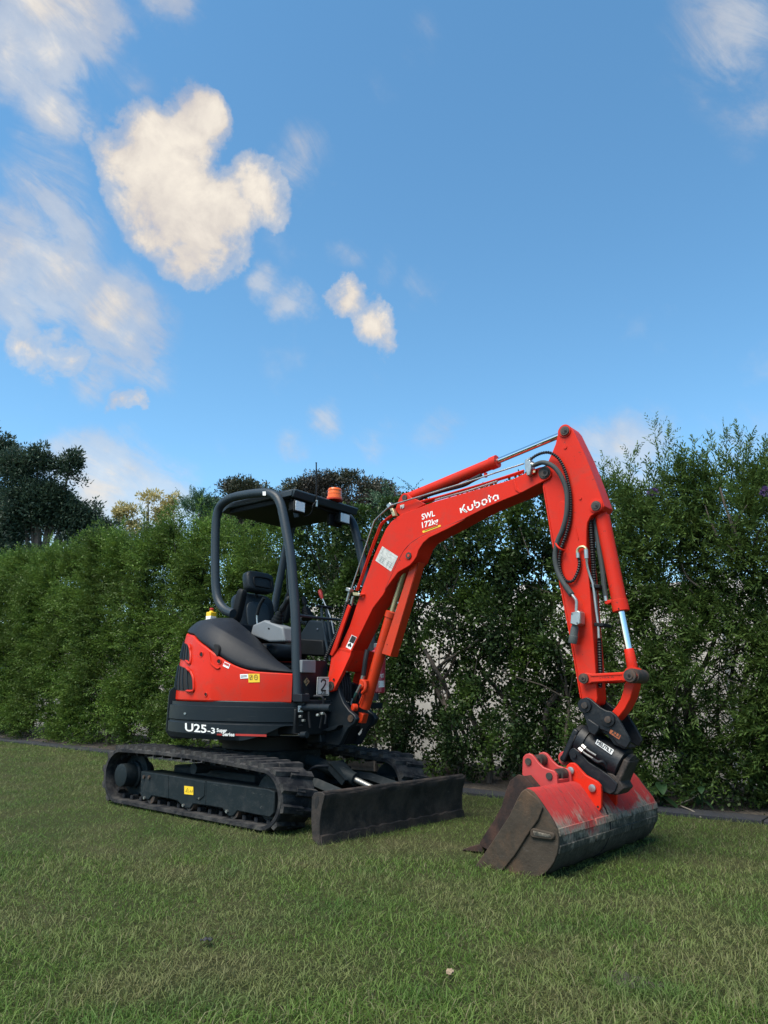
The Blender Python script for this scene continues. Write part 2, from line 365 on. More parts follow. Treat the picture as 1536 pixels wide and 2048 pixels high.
# ------------------------------------------------------------------ grass
def make_grass(N=540000):
    fw2 = np.array([math.cos(YAW), math.sin(YAW)]); rt2 = np.array([math.sin(YAW), -math.cos(YAW)])
    u = rng.uniform(0, 1, N); d0, d1 = 1.7, 17.0
    d = (d0**.25+u*(d1**.25-d0**.25))**(1/.25)
    lat = rng.uniform(-1, 1, N)*(.58*d+1.0)
    xy = np.array([CPOS.x, CPOS.y])+fw2*d[:, None]+rt2*lat[:, None]
    ky = np.interp(xy[:, 0], [-60, -7.8, 0.92, 3.23, 60], [1.40, 1.60, 1.74, 2.02, 7.5])
    ok = xy[:, 1] < ky+.035; xy, d = xy[ok], d[ok]; ky = ky[ok]
    o_ = np.argsort(d); xy, d, ky = xy[o_], d[o_], ky[o_]; n = len(xy); nb = int(np.searchsorted(d, 4.2))
    x, y = xy[:, 0], xy[:, 1]
    pt = np.sin(x*2.1+1.3*np.sin(y*1.7))+np.sin(y*2.7+x*.9+2)+.7*np.sin(x*5.3-y*4.1)
    tf = np.sin(x*23+3*np.sin(y*11))*np.sin(y*27+2*np.sin(x*17))
    h = rng.gamma(5, .0046, n)*(1+.13*pt+.25*tf); h = np.clip(h, .008, .060)
    edge = (ky-y < .10); h[edge] *= rng.uniform(1.0, 2.1, edge.sum())
    w = np.maximum(rng.uniform(.0018, .0036, n), d*.00058)
    a = rng.uniform(0, 2*math.pi, n); lean = rng.gamma(2.6, .46, n); b = rng.uniform(0, 2*math.pi, n)
    side = np.stack([np.cos(a), np.sin(a), np.zeros(n)], 1)*w[:, None]*.5
    ln = np.stack([np.cos(b), np.sin(b), np.zeros(n)], 1); Z = np.array([0, 0, 1])
    base = np.stack([x, y, np.full(n, -.002)], 1)
    m = base+ln*(h*lean*.38)[:, None]+Z*(h*.60)[:, None]
    tip = base+ln*(h*lean)[:, None]+Z*(h*np.clip(1.0-.26*lean, .12, 1))[:, None]
    v1 = np.stack([base-side, base+side, m+side*.8, tip, m-side*.8], 1)[:nb].reshape(-1, 3)
    v2 = np.stack([base-side*1.1, base+side*1.1, tip], 1)[nb:].reshape(-1, 3)
    v = np.concatenate([v1, v2]); i = np.arange(nb)[:, None]*5; j = 5*nb+np.arange(n-nb)[:, None]*3
    me = bpy.data.meshes.new('grass')
    q = (i+np.array([[0, 1, 2, 4]])).ravel(); tr = np.concatenate([(i+np.array([[4, 2, 3]])).ravel(), (j+np.array([[0, 1, 2]])).ravel()])
    me.vertices.add(len(v)); me.vertices.foreach_set('co', v.astype(np.float32).ravel())
    me.loops.add(len(q)+len(tr)); me.loops.foreach_set('vertex_index', np.concatenate([q, tr]).astype(np.int32))
    me.polygons.add(nb+n)
    me.polygons.foreach_set('loop_start', np.concatenate([np.arange(nb)*4, 4*nb+np.arange(n)*3]).astype(np.int32))
    me.polygons.foreach_set('loop_total', np.concatenate([np.full(nb, 4), np.full(n, 3)]).astype(np.int32))
    tint = rng.uniform(0, .72, n); dry = rng.uniform(0, 1, n) < np.clip(.09+.05*pt, .02, .28); tint[dry] = rng.uniform(.82, 1, dry.sum())
    at = me.attributes.new('tint', 'FLOAT', 'FACE'); at.data.foreach_set('value', np.concatenate([tint[:nb], tint]).astype(np.float32))
    me.update(calc_edges=True)
    m_ = bpy.data.materials.new('grass_blades'); m_.use_nodes = True; t = m_.node_tree; p = t.nodes['Principled BSDF']; g = NG(t)
    att = g.n('ShaderNodeAttribute', attribute_name='tint'); po = g.n('ShaderNodeNewGeometry').outputs['Position']
    base_c = g.ramp(att.outputs['Fac'], [(0, (.062, .120, .019)), (.38, (.098, .168, .030)), (.75, (.155, .212, .055)), (.8, (.165, .165, .075)), (1, (.22, .205, .110))])
    thatch = g.ramp(g.noise(po, 1.5, 5, .62, .3), [(.44, 0.), (.66, .75)])
    c = g.mix(thatch, base_c, (.185, .172, .080))
    lush = g.ramp(g.noise(po, 2.3, 3, .5), [(.52, 0.), (.70, .6)])
    c = g.mix(lush, c, (.056, .128, .024))
    g.link(c, p.inputs['Base Color']); p.inputs['Roughness'].default_value = .55; p.inputs['Specular IOR Level'].default_value = .25
    trn = g.n('ShaderNodeBsdfTranslucent'); g.link(c, trn.inputs['Color'])
    mx = g.n('ShaderNodeMixShader'); mx.inputs[0].default_value = .28
    g.link(p.outputs[0], mx.inputs[1]); g.link(trn.outputs[0], mx.inputs[2]); g.link(mx.outputs[0], t.nodes['Material Output'].inputs['Surface'])
    o = link_mesh('grass', me, None, [m_]); tag(o, kind='stuff')
make_grass()

# ------------------------------------------------------------------ hedge
def hedge_pt(px, py, off):
    Y = 1.9
    for _ in range(6):
        P = U(px, py, Y); Y = kerbY(P.x)+off
    return P
TOPS = [(-150, 1160), (0, 1138), (60, 1126), (130, 1114), (200, 1104), (250, 1088), (300, 1078), (340, 1070), (400, 1058), (450, 1062), (520, 1062), (580, 1055), (640, 1040), (700, 1030), (760, 1020), (830, 1005),
        (900, 1000), (1000, 985), (1100, 965), (1190, 985), (1240, 985), (1300, 982), (1340, 972), (1400, 950), (1450, 940), (1536, 950), (1650, 935), (1800, 925)]
_tp = [hedge_pt(a, b, .62) for a, b in TOPS]
TX = np.array([p.x for p in _tp]); TZ = np.array([p.z for p in _tp])
def hedge_top(x): return np.interp(x, TX, TZ)
def wob(x, z, s=1.0):
    return (np.sin(2.3*x*s+1.1*np.sin(1.9*z*s))+np.sin(3.1*z*s+.7*x*s+1)+.8*np.sin(5.1*x*s-2.3*z*s+2)+.6*np.sin(4.3*z*s+6.1*x*s))/3.4
M_feather = leafmat('feathery_leaves', (.009, .022, .009), (.175, .290, .050), .45, .32, (.050, .080, .018), 1.1, spec=.2)
M_round = leafmat('glossy_leaves', (.005, .013, .009), (.046, .082, .024), .42, .18, (.062, .108, .018), 2.6, spec=.22)
M_willow = leafmat('willowy_leaves', (.010, .026, .010), (.115, .185, .042), .45, .28, (.070, .115, .028), 1.0, spec=.18)
M_bark = mat('grey_bark', (.085, .068, .055), .9, noise=.4, nscale=30, bump=.6, bscale=60)
M_flower = leafmat('purple_petals', (.09, .05, .16), (.22, .14, .34), .6, .2)

def shrub(x0, x1, kind, label, full=1.0):
    xc = (x0+x1)/2; w = x1-x0; yf = kerbY(xc)+.34
    root = thing('hedge_shrub', label, 'hedge shrub', (xc, yf+.45, .04), 'shrubs grown together as a tall clipped hedge')
    K = int(full*(300 if kind == 'round' else 205 if kind == 'feather' else 315)*w*hedge_top(xc)/2.7)
    x = rng.uniform(x0-.10, x1+.10, K*3); ht = hedge_top(x)
    z = .10+(ht-.12)*rng.uniform(0, 1, K*3)**.85
    low = np.clip((1.75-z)/.7, 0, 1)*np.clip((z-.15)/.35, .15, 1); gap = np.clip(wob(x*2.2+5, z*2.3)*1.5+.12, 0, 1)*low
    keep = rng.uniform(0, 1, K*3) > gap*(.16 if kind == 'round' else .24)
    deep = ~keep & (rng.uniform(0, 1, K*3) < .30)          # behind a thin patch some inner growth remains
    use = np.where(keep | deep)[0][:K]; x, z, ht, deep = x[use], z[use], ht[use], deep[use]; k = len(x)
    sel = rng.uniform(0, 1, k)
    dep = np.where(deep, rng.uniform(.45, 1.0, k), np.where(sel < .66, rng.uniform(0, .16, k), rng.uniform(.1, 1.0, k)))
    y = np.interp(x, [-60, -7.8, 0.92, 3.23, 60], [1.40, 1.60, 1.74, 2.02, 7.5])+.34+dep+.20*wob(x, z, 1.9)+.10*np.clip((z-ht+.5)/.5, 0, 1)
    y += np.clip((.45-z)/.45, 0, 1)*.10
    out = np.stack([rng.normal(0, .35, k), np.full(k, -1.0), .25+.9*np.clip((z-ht+.55)/.55, 0, 1.2)], 1)
    back = dep > .55; out[back, 1] *= -.4
    out = unit(out); cent = np.stack([x, y, z], 1)
    if kind == 'round':
        v, f, t_ = clumps(cent, rng.uniform(.07, .17, k), out, 118, .041, .027)
        npmesh('foliage', v, f, M_round, root, t_)['kind'] = 'stuff'
    else:
        ns = 13; st = np.repeat(cent, ns, 0)+rng.normal(0, .05, (k*ns, 3)); di = np.repeat(out, ns, 0)+rng.normal(0, .55, (k*ns, 3))
        ct = np.repeat(np.clip(rng.uniform(0, 1, k)*.62+.22*(wob(x*1.3, z*1.3, 2.2)+.2)+.42*np.clip((z-ht+.55)/.5, 0, 1), 0, 1), ns)   # lighter tint towards the top
        if kind == 'feather': v, f, t_ = sprays(st, di+np.array([0, 0, .25]), .32, 14, .080, .0175, .66, .15, ct)
        else: v, f, t_ = sprays(st, di+np.array([0, 0, .15]), .26, 12, .085, .0135, .60, .15, ct)
        parts = [(v, f, t_)]
        # upright new shoots along the crown
        q = int((10 if kind == 'feather' else 15)*w); sx = rng.uniform(x0, x1, q); sh = hedge_top(sx)
        sy = np.interp(sx, TX, [p.y for p in _tp])+rng.uniform(-.3, .3, q)
        s0 = np.stack([sx, sy, sh-.12], 1); sd = rng.normal(0, .32, (q, 3))+np.array([0, 0, 1.])
        parts.append(sprays(s0, sd, .34 if kind == 'feather' else .40, 16, .065, .012, .62, .05))
        for _ in range(5):
            s1 = np.repeat(s0, 1, 0)+unit(sd)*rng.uniform(.04, .26, (q, 1))
            parts.append(sprays(s1, sd+rng.normal(0, .6, (q, 3)), .14, 9, .05, .011, .6, .05))
        v, f, t_ = merge(parts)
        npmesh('foliage', v, f, M_feather if kind == 'feather' else M_willow, root, t_)['kind'] = 'stuff'
        if kind == 'willow':                       # small-leaved undergrowth at the foot
            k2 = int(46*w); ux = rng.uniform(x0, x1, k2); uz = rng.uniform(.05, .62, k2)**1.1
            uy = np.interp(ux, [-60, -7.8, 0.92, 3.23, 60], [1.40, 1.60, 1.74, 2.02, 7.5])+.34+rng.uniform(-.05, .3, k2)
            v, f, t_ = clumps(np.stack([ux, uy, uz], 1), rng.uniform(.06, .14, k2), np.tile([[0, -1, .35]], (k2, 1)), 60, .040, .026)
            npmesh('undergrowth', v, f, M_round, root, t_)['kind'] = 'stuff'
    for s in range(4):
        bm = bmesh.new()
        a = Vector((rng.uniform(x0+.15, x1-.15), yf+rng.uniform(.15, .5), 0)); pts = [a]
        top = hedge_top(xc)*rng.uniform(.7, .92)
        for i in range(1, 7): pts.append(a+Vector((rng.normal(0, .07)*i**.7, rng.normal(0, .05)*i**.6, top*i/6)))
        r0 = rng.uniform(.018, .036)
        bm_tube(smooth_path(pts, 3), [r0*(1-.75*i/18) for i in range(19)], bm, 7)
        for b in range(5):
            i = rng.integers(1, 6); p0 = pts[i]; e = p0+Vector((rng.normal(0, .25), rng.uniform(-.5, .1), rng.uniform(.15, .5)))
            bm_tube([p0, (p0+e)/2+Vector((0, 0, .03)), e], [.010, .007, .004], bm, 5)
        obj('stem', bm, M_bark, root)
    return root
def hx(px): return hedge_pt(px, 1400, .4).x
ED = [hx(-260), hx(-90), hx(55), hx(165), hx(275), hx(375), hx(475), hx(575), hx(700), hx(810), hx(930), hx(1050), hx(1165), hx(1290), hx(1410), hx(1530), hx(1680), hx(1680)+1.3, hx(1680)+2.6]
KD = ['feather']*7+['round']*5+['willow']*6
LB = ['feathery hedge shrub beyond the left edge of the lawn view', 'feathery hedge shrub with low dark top at the far left end of the hedge', 'feathery green hedge shrub under the dark gum tree at left',
      'bushy feathery hedge shrub left of the sun-tinted tree', 'tall feathery hedge shrub just below the sun-tinted tree', 'feathery hedge shrub with bare twigs directly behind the engine hood',
      'feathery hedge shrub seen through the rear of the canopy frame', 'dark glossy-leaved hedge shrub behind the front canopy posts', 'dark glossy-leaved hedge shrub behind the lower end of the boom',
      'glossy-leaved hedge shrub with pale gaps right of the boom cylinder', 'glossy-leaved hedge shrub with many pale gaps under the middle of the boom', 'glossy-leaved hedge shrub directly left of the upright dipper arm',
      'willowy hedge shrub directly behind the bucket cylinder', 'willowy hedge shrub with purple flower head and tall shoots right of the dipper arm', 'willowy hedge shrub with bare forked branches near the right edge', 'willowy hedge shrub cut off by the right edge of the view',
      'willowy hedge shrub just beyond the right edge of the view', 'willowy end shrub of the hedge, farthest right']
SH = [shrub(ED[i], ED[i+1], KD[i], LB[i], .55 if i in (0, 16, 17) else 1.0) for i in range(18)]
# purple flower heads on the willowy shrubs
for root, (px, py) in ((SH[13], (1306, 985)), (SH[15], (1532, 983))):
    c = np.array(hedge_pt(px, py, .30)); n = 260
    d = unit(rng.normal(size=(n, 3))); v, f = leaf_quads(c+d*np.array([.032, .03, .024]), d, .022, .012)
    npmesh('flower_head', v, f, M_flower, root, rng.uniform(0, 1, n))
def shoots(root, lst, m, ll=.062):
    for (x1, y1, x2, y2) in lst:
        parts = []
        a = np.array(hedge_pt(x1, y1, .55)); b = np.array(hedge_pt(x2, y2, .55)); b[1] = a[1]; d = b-a; L = np.linalg.norm(d)
        parts.append(sprays(np.array([a]), np.array([d]), L, int(26*L/.35)+6, ll, .011, .55, .02))
        q = max(5, int(L*22)); s_ = rng.uniform(.15, .85, (q, 1)); parts.append(sprays(a+d*s_, d/L+rng.normal(0, .62, (q, 3)), L*.36, 11, ll*.8, .010, .6, .02))
        v, f, t_ = merge(parts); npmesh('shoot', v, f, m, root, t_*.6+.4)
shoots(SH[13], [(1322, 940, 1305, 838), (1326, 935, 1338, 850), (1250, 970, 1277, 882), (1208, 990, 1206, 908), (1225, 985, 1232, 918)], M_willow)
shoots(SH[14], [(1395, 930, 1382, 870), (1430, 920, 1420, 857), (1455, 915, 1448, 852)], M_willow)
shoots(SH[15], [(1488, 925, 1470, 842), (1492, 925, 1505, 840), (1530, 925, 1538, 862)], M_willow)
shoots(SH[2], [(110, 1105, 100, 1072), (150, 1095, 165, 1062)], M_feather); shoots(SH[3], [(205, 1075, 196, 1040), (235, 1070, 250, 1030)], M_feather)
shoots(SH[4], [(290, 1050, 280, 1010), (315, 1045, 330, 1005)], M_feather); shoots(SH[5], [(360, 1040, 352, 1003), (390, 1040, 402, 1000), (340, 1045, 345, 1012)], M_feather)
shoots(SH[7], [(640, 1045, 634, 1015), (680, 1040, 690, 1008), (600, 1060, 606, 1030)], M_feather)
# pale bare branches that show among the leaves
def branch(root, pts, off=.28, r=.011):
    P = [hedge_pt(a, b, off) for a, b in pts]
    obj('bare_branch', bm_tube(smooth_path(P, 4), [r*(1-.6*i/((len(P)-1)*4)) for i in range((len(P)-1)*4+1)], None, 7), M_bark, root)
branch(SH[14], [(1482, 1100), (1468, 1060), (1450, 1010), (1440, 975)], .26, .017); branch(SH[14], [(1466, 1062), (1478, 1035), (1494, 1010)], .26, .011)
branch(SH[13], [(1434, 1072), (1420, 1040), (1410, 1010)], .28, .011); branch(SH[13], [(1400, 1175), (1375, 1155), (1362, 1125)], .27, .009)
branch(SH[12], [(1293, 1080), (1290, 1050), (1289, 1025)], .28, .010); branch(SH[11], [(1060, 1112), (1048, 1080), (1040, 1055)], .26, .006)
branch(SH[10], [(1036, 1360), (1050, 1342), (1057, 1322)], .26, .007); branch(SH[5], [(300, 1325), (303, 1300), (296, 1262), (280, 1220)], .30, .012)
branch(SH[5], [(330, 1240), (350, 1225), (362, 1240)], .28, .008); branch(SH[4], [(255, 1420), (262, 1330), (248, 1250)], .42, .014)

# broad-leaved seedlings and fallen twigs on the bed by the kerb
M_broad = leafmat('broad_leaves', (.030, .070, .028), (.070, .130, .050), .4, .25)
def seedling(px, py, n, L, label):
    b = hedge_pt(px, py, .27); b.z = .04
    r = thing('seedling', label, 'plant', b)
    bm_ = bm_tube([b, b+Vector((.01, -.01, .10)), b+Vector((.02, -.03, .20))], [.006, .005, .003], None, 6); obj('stem', bm_, M_broad, r)
    for i in range(n):
        a = 2*math.pi*i/n+.4; o = b+Vector((.01, -.02, .06+.14*i/n)); d = Vector((math.cos(a), math.sin(a)-.5, random.uniform(-.5, .25))).normalized()
        s = d.cross(Vector((0, 0, 1))).normalized(); u = s.cross(d); rows = []
        for j in range(7):
            q = j/6; wd = L*.30*math.sin(math.pi*min(1, q*.95+.03))**.8
            c = o+d*(L*q)-Vector((0, 0, 1))*(L*.35*q*q); rows.append([c-s*wd+u*wd*.25, c, c+s*wd+u*wd*.25])
        obj('leaf', bm_grid(rows), M_broad, r)
seedling(1322, 1618, 5, .15, 'broad-leaved green seedling in the bed just right of the bucket')
seedling(1405, 1622, 4, .09, 'small broad-leaved seedling at the foot of the right hedge')
M_twig = mat('dry_twig', (.17, .145, .12), .85, noise=.3)
def twig(pts, r, label):
    P = [hedge_pt(a, b, o)+Vector((0, 0, .0)) for a, b, o in pts]
    for p_, (a, b, o) in zip(P, pts): p_.z = max(p_.z, .012)
    tag(obj('fallen_twig', bm_tube(smooth_path(P, 5), r, None, 6), M_twig), label, 'twig')
twig([(1362, 1612, .22), (1385, 1622, .10), (1397, 1632, .05), (1402, 1642, -.02)], .006, 'forked dry twig lying across the kerb right of the bucket')
twig([(1392, 1622, .16), (1412, 1630, .10), (1445, 1642, .02)], .004, 'thin dry twig lying along the kerb at right')
twig([(1362, 1606, .26), (1382, 1598, .28), (1398, 1588, .30)], .006, 'dry twig leaning up out of the bed at right')

# ------------------------------------------------------------------ trees beyond the hedge
def tree(name, label, cat, base_px, D, blobs, leaf_l, leaf_w, density, m, stem_px=(), mode='clump', r0=.14, crad=.35, dens=.42):
    b = UD(base_px, 1390, D); b.z = 0
    root = thing(name, label, cat, b); s = D/FPX
    C, RR = [], []
    for (px, py, rx, ry) in blobs:
        c = np.array(UD(px, py, D)); k = max(5, int(density*dens*rx*ry/100))
        d = unit(rng.normal(size=(k, 3))); rr = rng.uniform(.05, 1.12, (k, 1))**.6
        C.append(c+(np.array(_rt)*d[:, :1]*rx*s+np.array(_up)*d[:, 1:2]*ry*s+np.array(_fw)*d[:, 2:]*rx*s*(.4 if dens < .4 else .9))*rr)
    C = np.concatenate(C)
    keep = np.sin(C[:, 0]*2.6/crad*.35+1.7*np.sin(C[:, 2]*2.1/crad*.35))+np.sin(C[:, 2]*3.1/crad*.35+C[:, 1]*1.1+1) > rng.uniform(-1.5, .6, len(C)); C = C[keep]
    out = unit(C-C.mean(0)+np.array([0, 0, .6]))
    if mode == 'clump':
        v, f, t_ = clumps(C, rng.uniform(.4, 1.1, len(C))*crad, out, 34, leaf_l, leaf_w, 1.0, -.1)
    else:
        st = np.repeat(C, 5, 0)+rng.normal(0, crad*.12, (len(C)*5, 3)); v, f, t_ = sprays(st, np.repeat(out, 5, 0)*.6+rng.normal(0, .6, (len(C)*5, 3)), crad*1.5, 26, leaf_l, leaf_w, 1.25, .25)
    npmesh('crown', v, f, m, root, t_)['kind'] = 'stuff'
    bm = bmesh.new(); top = Vector(C.mean(0))
    bm_tube([b, b+(top-b)*.5+Vector((.1*r0*5, 0, 0)), top], [r0, r0*.75, r0*.35], bm, 9)
    for (px, py, rx, ry) in blobs:
        e = UD(px, py, D); mid = b+(top-b)*random.uniform(.45, .8); bm_tube([mid, (mid+e)/2+Vector((0, 0, -.1)), e], [r0*.4, r0*.25, r0*.1], bm, 7)
    for (x1, y1, x2, y2, w) in stem_px:
        bm_tube([UD(x1, y1, D), UD((x1+x2)/2+3, (y1+y2)/2, D), UD(x2, y2, D)], [w*s, w*s*.8, w*s*.6], bm, 7)
    obj('trunk', bm, M_bark, root); return root
M_dark = leafmat('dark_gum_leaves', (.016, .036, .024), (.070, .112, .068), .5, .22)
M_yellow = leafmat('sun_tinted_gum_leaves', (.26, .23, .09), (.62, .52, .23), .55, .35)  # warm sunlight on the distant gum, painted into its leaf colour
M_purple = leafmat('purple_leaves', (.015, .016, .013), (.070, .058, .044), .45, .18, (.045, .062, .026), .5)
M_fern = leafmat('feathery_tree_leaves', (.030, .075, .040), (.085, .160, .075), .5, .3)
tree('gum_tree', 'tallest dark gum tree at the left edge behind the hedge', 'tree', -60, 27, [(-60, 900, 75, 80), (-30, 1000, 90, 80), (5, 870, 22, 34), (-90, 1070, 80, 60), (12, 915, 26, 30)], .14, .05, 34, M_dark, [(-40, 1390, -40, 960, 9)], r0=.30, dens=.36, crad=.32)
tree('gum_tree', 'broad dark gum tree with bare trunks showing, left of the sun-tinted tree', 'tree', 70, 25, [(40, 940, 52, 40), (75, 925, 30, 34), (110, 955, 36, 36), (60, 1005, 70, 46), (125, 990, 40, 36), (140, 1040, 36, 34), (30, 1060, 50, 40), (95, 1060, 50, 30), (145, 925, 14, 20), (140, 985, 40, 34), (165, 1020, 36, 34), (100, 1000, 50, 40), (20, 1110, 60, 34), (90, 1100, 60, 30), (150, 1085, 50, 26)], .13, .048, 36, M_dark,
     [(20, 1390, 22, 1040, 6), (60, 1390, 66, 1020, 5), (100, 1390, 92, 1010, 4), (135, 1390, 128, 1040, 3)], r0=.24, dens=.33, crad=.30)
tree('gum_tree', 'low dark gum tree sloping down behind the hedge beside the sun-tinted tree', 'tree', 190, 29, [(170, 1030, 24, 26), (190, 1052, 28, 24), (215, 1068, 30, 20), (240, 1085, 28, 14), (168, 1075, 34, 24)], .14, .05, 36, M_dark, r0=.18, dens=.30)
tree('sun_tinted_tree', 'tree with sunlight tinted into its leaves and thin pale stems far behind the hedge', 'tree', 300, 42, [(252, 1022, 24, 14), (243, 1035, 16, 14), (298, 1000, 26, 16), (288, 1020, 28, 20), (330, 1018, 18, 22), (345, 1000, 9, 12), (318, 1035, 22, 18), (270, 1048, 20, 14)], .20, .075, 34, M_yellow,
     [(262, 1080, 250, 1025, 1.2), (290, 1090, 296, 1000, 1.6), (318, 1090, 330, 1005, 1.4), (345, 1060, 346, 995, .8)], r0=.10, dens=.24)
tree('purple_leaved_tree', 'purple-leaved tree peaking behind the rear of the canopy', 'tree', 480, 17, [(480, 985, 40, 22), (455, 1000, 36, 22), (510, 1000, 44, 26), (435, 1025, 28, 24), (540, 1030, 50, 30), (470, 1040, 60, 30)], .075, .032, 62, M_purple, crad=.20)
tree('purple_leaved_tree', 'wide rounded purple-brown tree behind the orange beacon', 'tree', 660, 20, [(600, 980, 46, 20), (650, 968, 52, 18), (705, 978, 48, 18), (750, 985, 42, 18), (690, 1005, 80, 26), (600, 1010, 60, 26), (755, 1010, 50, 24), (700, 955, 18, 8)], .080, .032, 62, M_purple, crad=.22)
tree('feathery_tree', 'feathery bright green tree between the beacon and the boom', 'tree', 800, 11, [(790, 978, 22, 20), (815, 985, 18, 18), (770, 1000, 24, 16), (800, 1010, 30, 16)],   .042, .016, 17, M_fern, mode='spray', r0=.05, crad=.22)
tree('feathery_tree', 'feathery pale green sapling left of the canopy frame', 'tree', 405, 13, [(400, 1005, 20, 14), (385, 1020, 22, 12), (418, 1020, 16, 16)],  .042, .016, 17, M_fern, mode='spray', r0=.05, crad=.20)

# small things on the lawn and in the hedge
M_blue = mat('blue_plastic', (.012, .060, .30), .4)
c = hedge_pt(2, 1339, .25); bm = bmesh.new(); bmesh.ops.create_icosphere(bm, subdivisions=3, radius=1)
for v in bm.verts:
    v.co = Vector((v.co.x*.14, v.co.y*.05, v.co.z*.036))*(1+.25*math.sin(v.co.x*9)*math.cos(v.co.y*7+v.co.z*5))+c
tag(obj('plastic_scrap', bm, M_blue), 'small bright blue plastic scrap caught in the hedge at the left edge', 'plastic scrap')
M_dead = mat('dead_leaf', (.27, .20, .135), .8, noise=.3, nscale=60)
def ground_leaf(px, py, L, ang, m, label):
    c = UZ(px, py, .022); rows = []; d = Vector((math.cos(ang), math.sin(ang), .12)); s = Vector((-math.sin(ang), math.cos(ang), 0))
    for j in range(9):
        q = j/8; wd = L*.36*math.sin(math.pi*min(1, q*.93+.04))**.7
        rows.append([c+d*(L*(q-.5))+s*(wd*k)+Vector((0, 0, .22*wd*k*k+.004*math.sin(j*2+k*3))) for k in (-1, -.5, 0, .5, 1)])
    o = obj('fallen_leaf', bm_grid(rows), m); sm = o.modifiers.new('thick', 'SOLIDIFY'); sm.thickness = .0012
    tag(o, label, 'leaf')
ground_leaf(900, 1944, .034, 1.9, M_dead, 'curled tan dead leaf on the grass in front of the bucket')
M_deadd = mat('dark_leaf', (.022, .022, .024), .6)
ground_leaf(413, 1880, .045, .5, M_deadd, 'dark dead leaf on the grass left of the middle foreground')
bm = bmesh.new(); c = UZ(1262, 1962, 0); rows = []
for i in range(10):
    a = i/9; rows.append([c+Vector((math.cos(b)*a*.085*(1+.25*math.sin(3*b)), math.sin(b)*a*.075, .010*(1-a*a)+random.uniform(-.004, .004)-.002)) for b in [2*math.pi*k/18 for k in range(18)]])
bm_grid(rows, bm, True); tag(obj('bare_soil', bm, M_soil), kind='structure')

# =================================================================== EXCAVATOR
M_red = mat('red_paint', (.56, .022, .008), .45, spec=.16, chips=(.14, .03, .022), noise=.15, nscale=2.6, dirt=(.30, .050, .034), dirt_amt=.36, dscale=7, coat=.04, rvar=.22, bump=.03, bscale=180)
M_orange = mat('orange_red_paint', (.50, .036, .009), .45, spec=.18, chips=(.12, .04, .02), scr=((.20, .05, .03), .6), noise=.10, nscale=8, dirt=(.26, .05, .03), dirt_amt=.35, dscale=9, coat=.15, rvar=.25)
M_dark = mat('dark_grey_paint', (.0070, .0115, .016), .45, spec=.28, scr=((.06, .062, .062), .5), noise=.2, nscale=8, dirt=(.022, .023, .023), dirt_amt=.28, dscale=7, rvar=.25)
M_frame = mat('frame_paint', (.022, .032, .041), .45, spec=.3, noise=.12, nscale=10, rvar=.2)
M_track = mat('track_paint', (.0085, .014, .017), .6, spec=.2, scr=((.11, .115, .115), .8), sdir=(8, 8, 26), noise=.25, nscale=10, dirt=(.040, .042, .043), dirt_amt=.40, dscale=9, bump=.15, bscale=70)
M_rubber = mat('track_rubber', (.012, .013, .016), .85, spec=.2, noise=.3, nscale=22, dirt=(.085, .080, .074), dirt_amt=.55, dscale=7, bump=.4, bscale=70)
M_plastic = mat('textured_plastic', (.0115, .0135, .018), .52, spec=.25, scr=((.05, .05, .055), .5), noise=.08, nscale=14, bump=.12, bscale=400, rvar=.1)
M_black = mat('black_plastic', (.005, .007, .009), .6, spec=.25, noise=.2, nscale=20)
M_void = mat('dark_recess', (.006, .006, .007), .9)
M_grey = mat('grey_plastic', (.15, .165, .18), .6, noise=.1, nscale=8, bump=.08, bscale=300)
M_seat = mat('seat_vinyl', (.010, .015, .020), .5, spec=.35, noise=.2, nscale=16, bump=.12, bscale=200)
M_chrome = mat('chrome_rod', (.72, .72, .72), .12, metal=1.0, rvar=.1)
M_steel = mat('plated_steel', (.42, .42, .40), .38, metal=.85, noise=.25, nscale=30, dirt=(.12, .10, .08), dirt_amt=.4)
M_pin = mat('pin_steel', (.034, .030, .028), .6, metal=.2, noise=.4, nscale=40, dirt=(.13, .07, .04), dirt_amt=.5, dscale=20)
M_worn = mat('worn_blade_steel', (.019, .0175, .017), .65, spec=.25, scr=((.12, .105, .09), .7), sdir=(22, 5, 22), noise=.35, nscale=14, dirt=(.080, .060, .048), dirt_amt=.52, dscale=5, bump=.35, bscale=60)
M_hitch = mat('hitch_black_paint', (.0075, .009, .012), .45, spec=.3, noise=.3, nscale=18, dirt=(.075, .072, .066), dirt_amt=.24, dscale=14, bump=.15, bscale=60)
M_hose = mat('hose_rubber', (.008, .009, .012), .55, spec=.35, noise=.2, nscale=40)
M_hoseg = mat('hose_sleeve', (.036, .043, .044), .75, noise=.3, nscale=60, bump=.2, bscale=300)
M_white = mat('white_print', (.78, .77, .74), .5, noise=.05, nscale=20)
M_dirtyw = mat('faded_white_decal', (.52, .52, .49), .6, noise=.2, nscale=30, dirt=(.28, .27, .25), dirt_amt=.45, dscale=40)
M_yellow = mat('yellow_decal', (.80, .52, .02), .5)
M_ink = mat('black_print', (.014, .014, .015), .6)
M_redp = mat('red_print', (.45, .03, .02), .5)
M_lens = mat('lamp_lens', (.62, .66, .68), .12, spec=.8, coat=.6, bump=.5, bscale=120)
M_amber = mat('amber_lens', (.80, .13, .008), .3, spec=.4, coat=.3)
M_brass = mat('passivated_steel', (.50, .42, .24), .4, metal=.7, noise=.2, nscale=30)

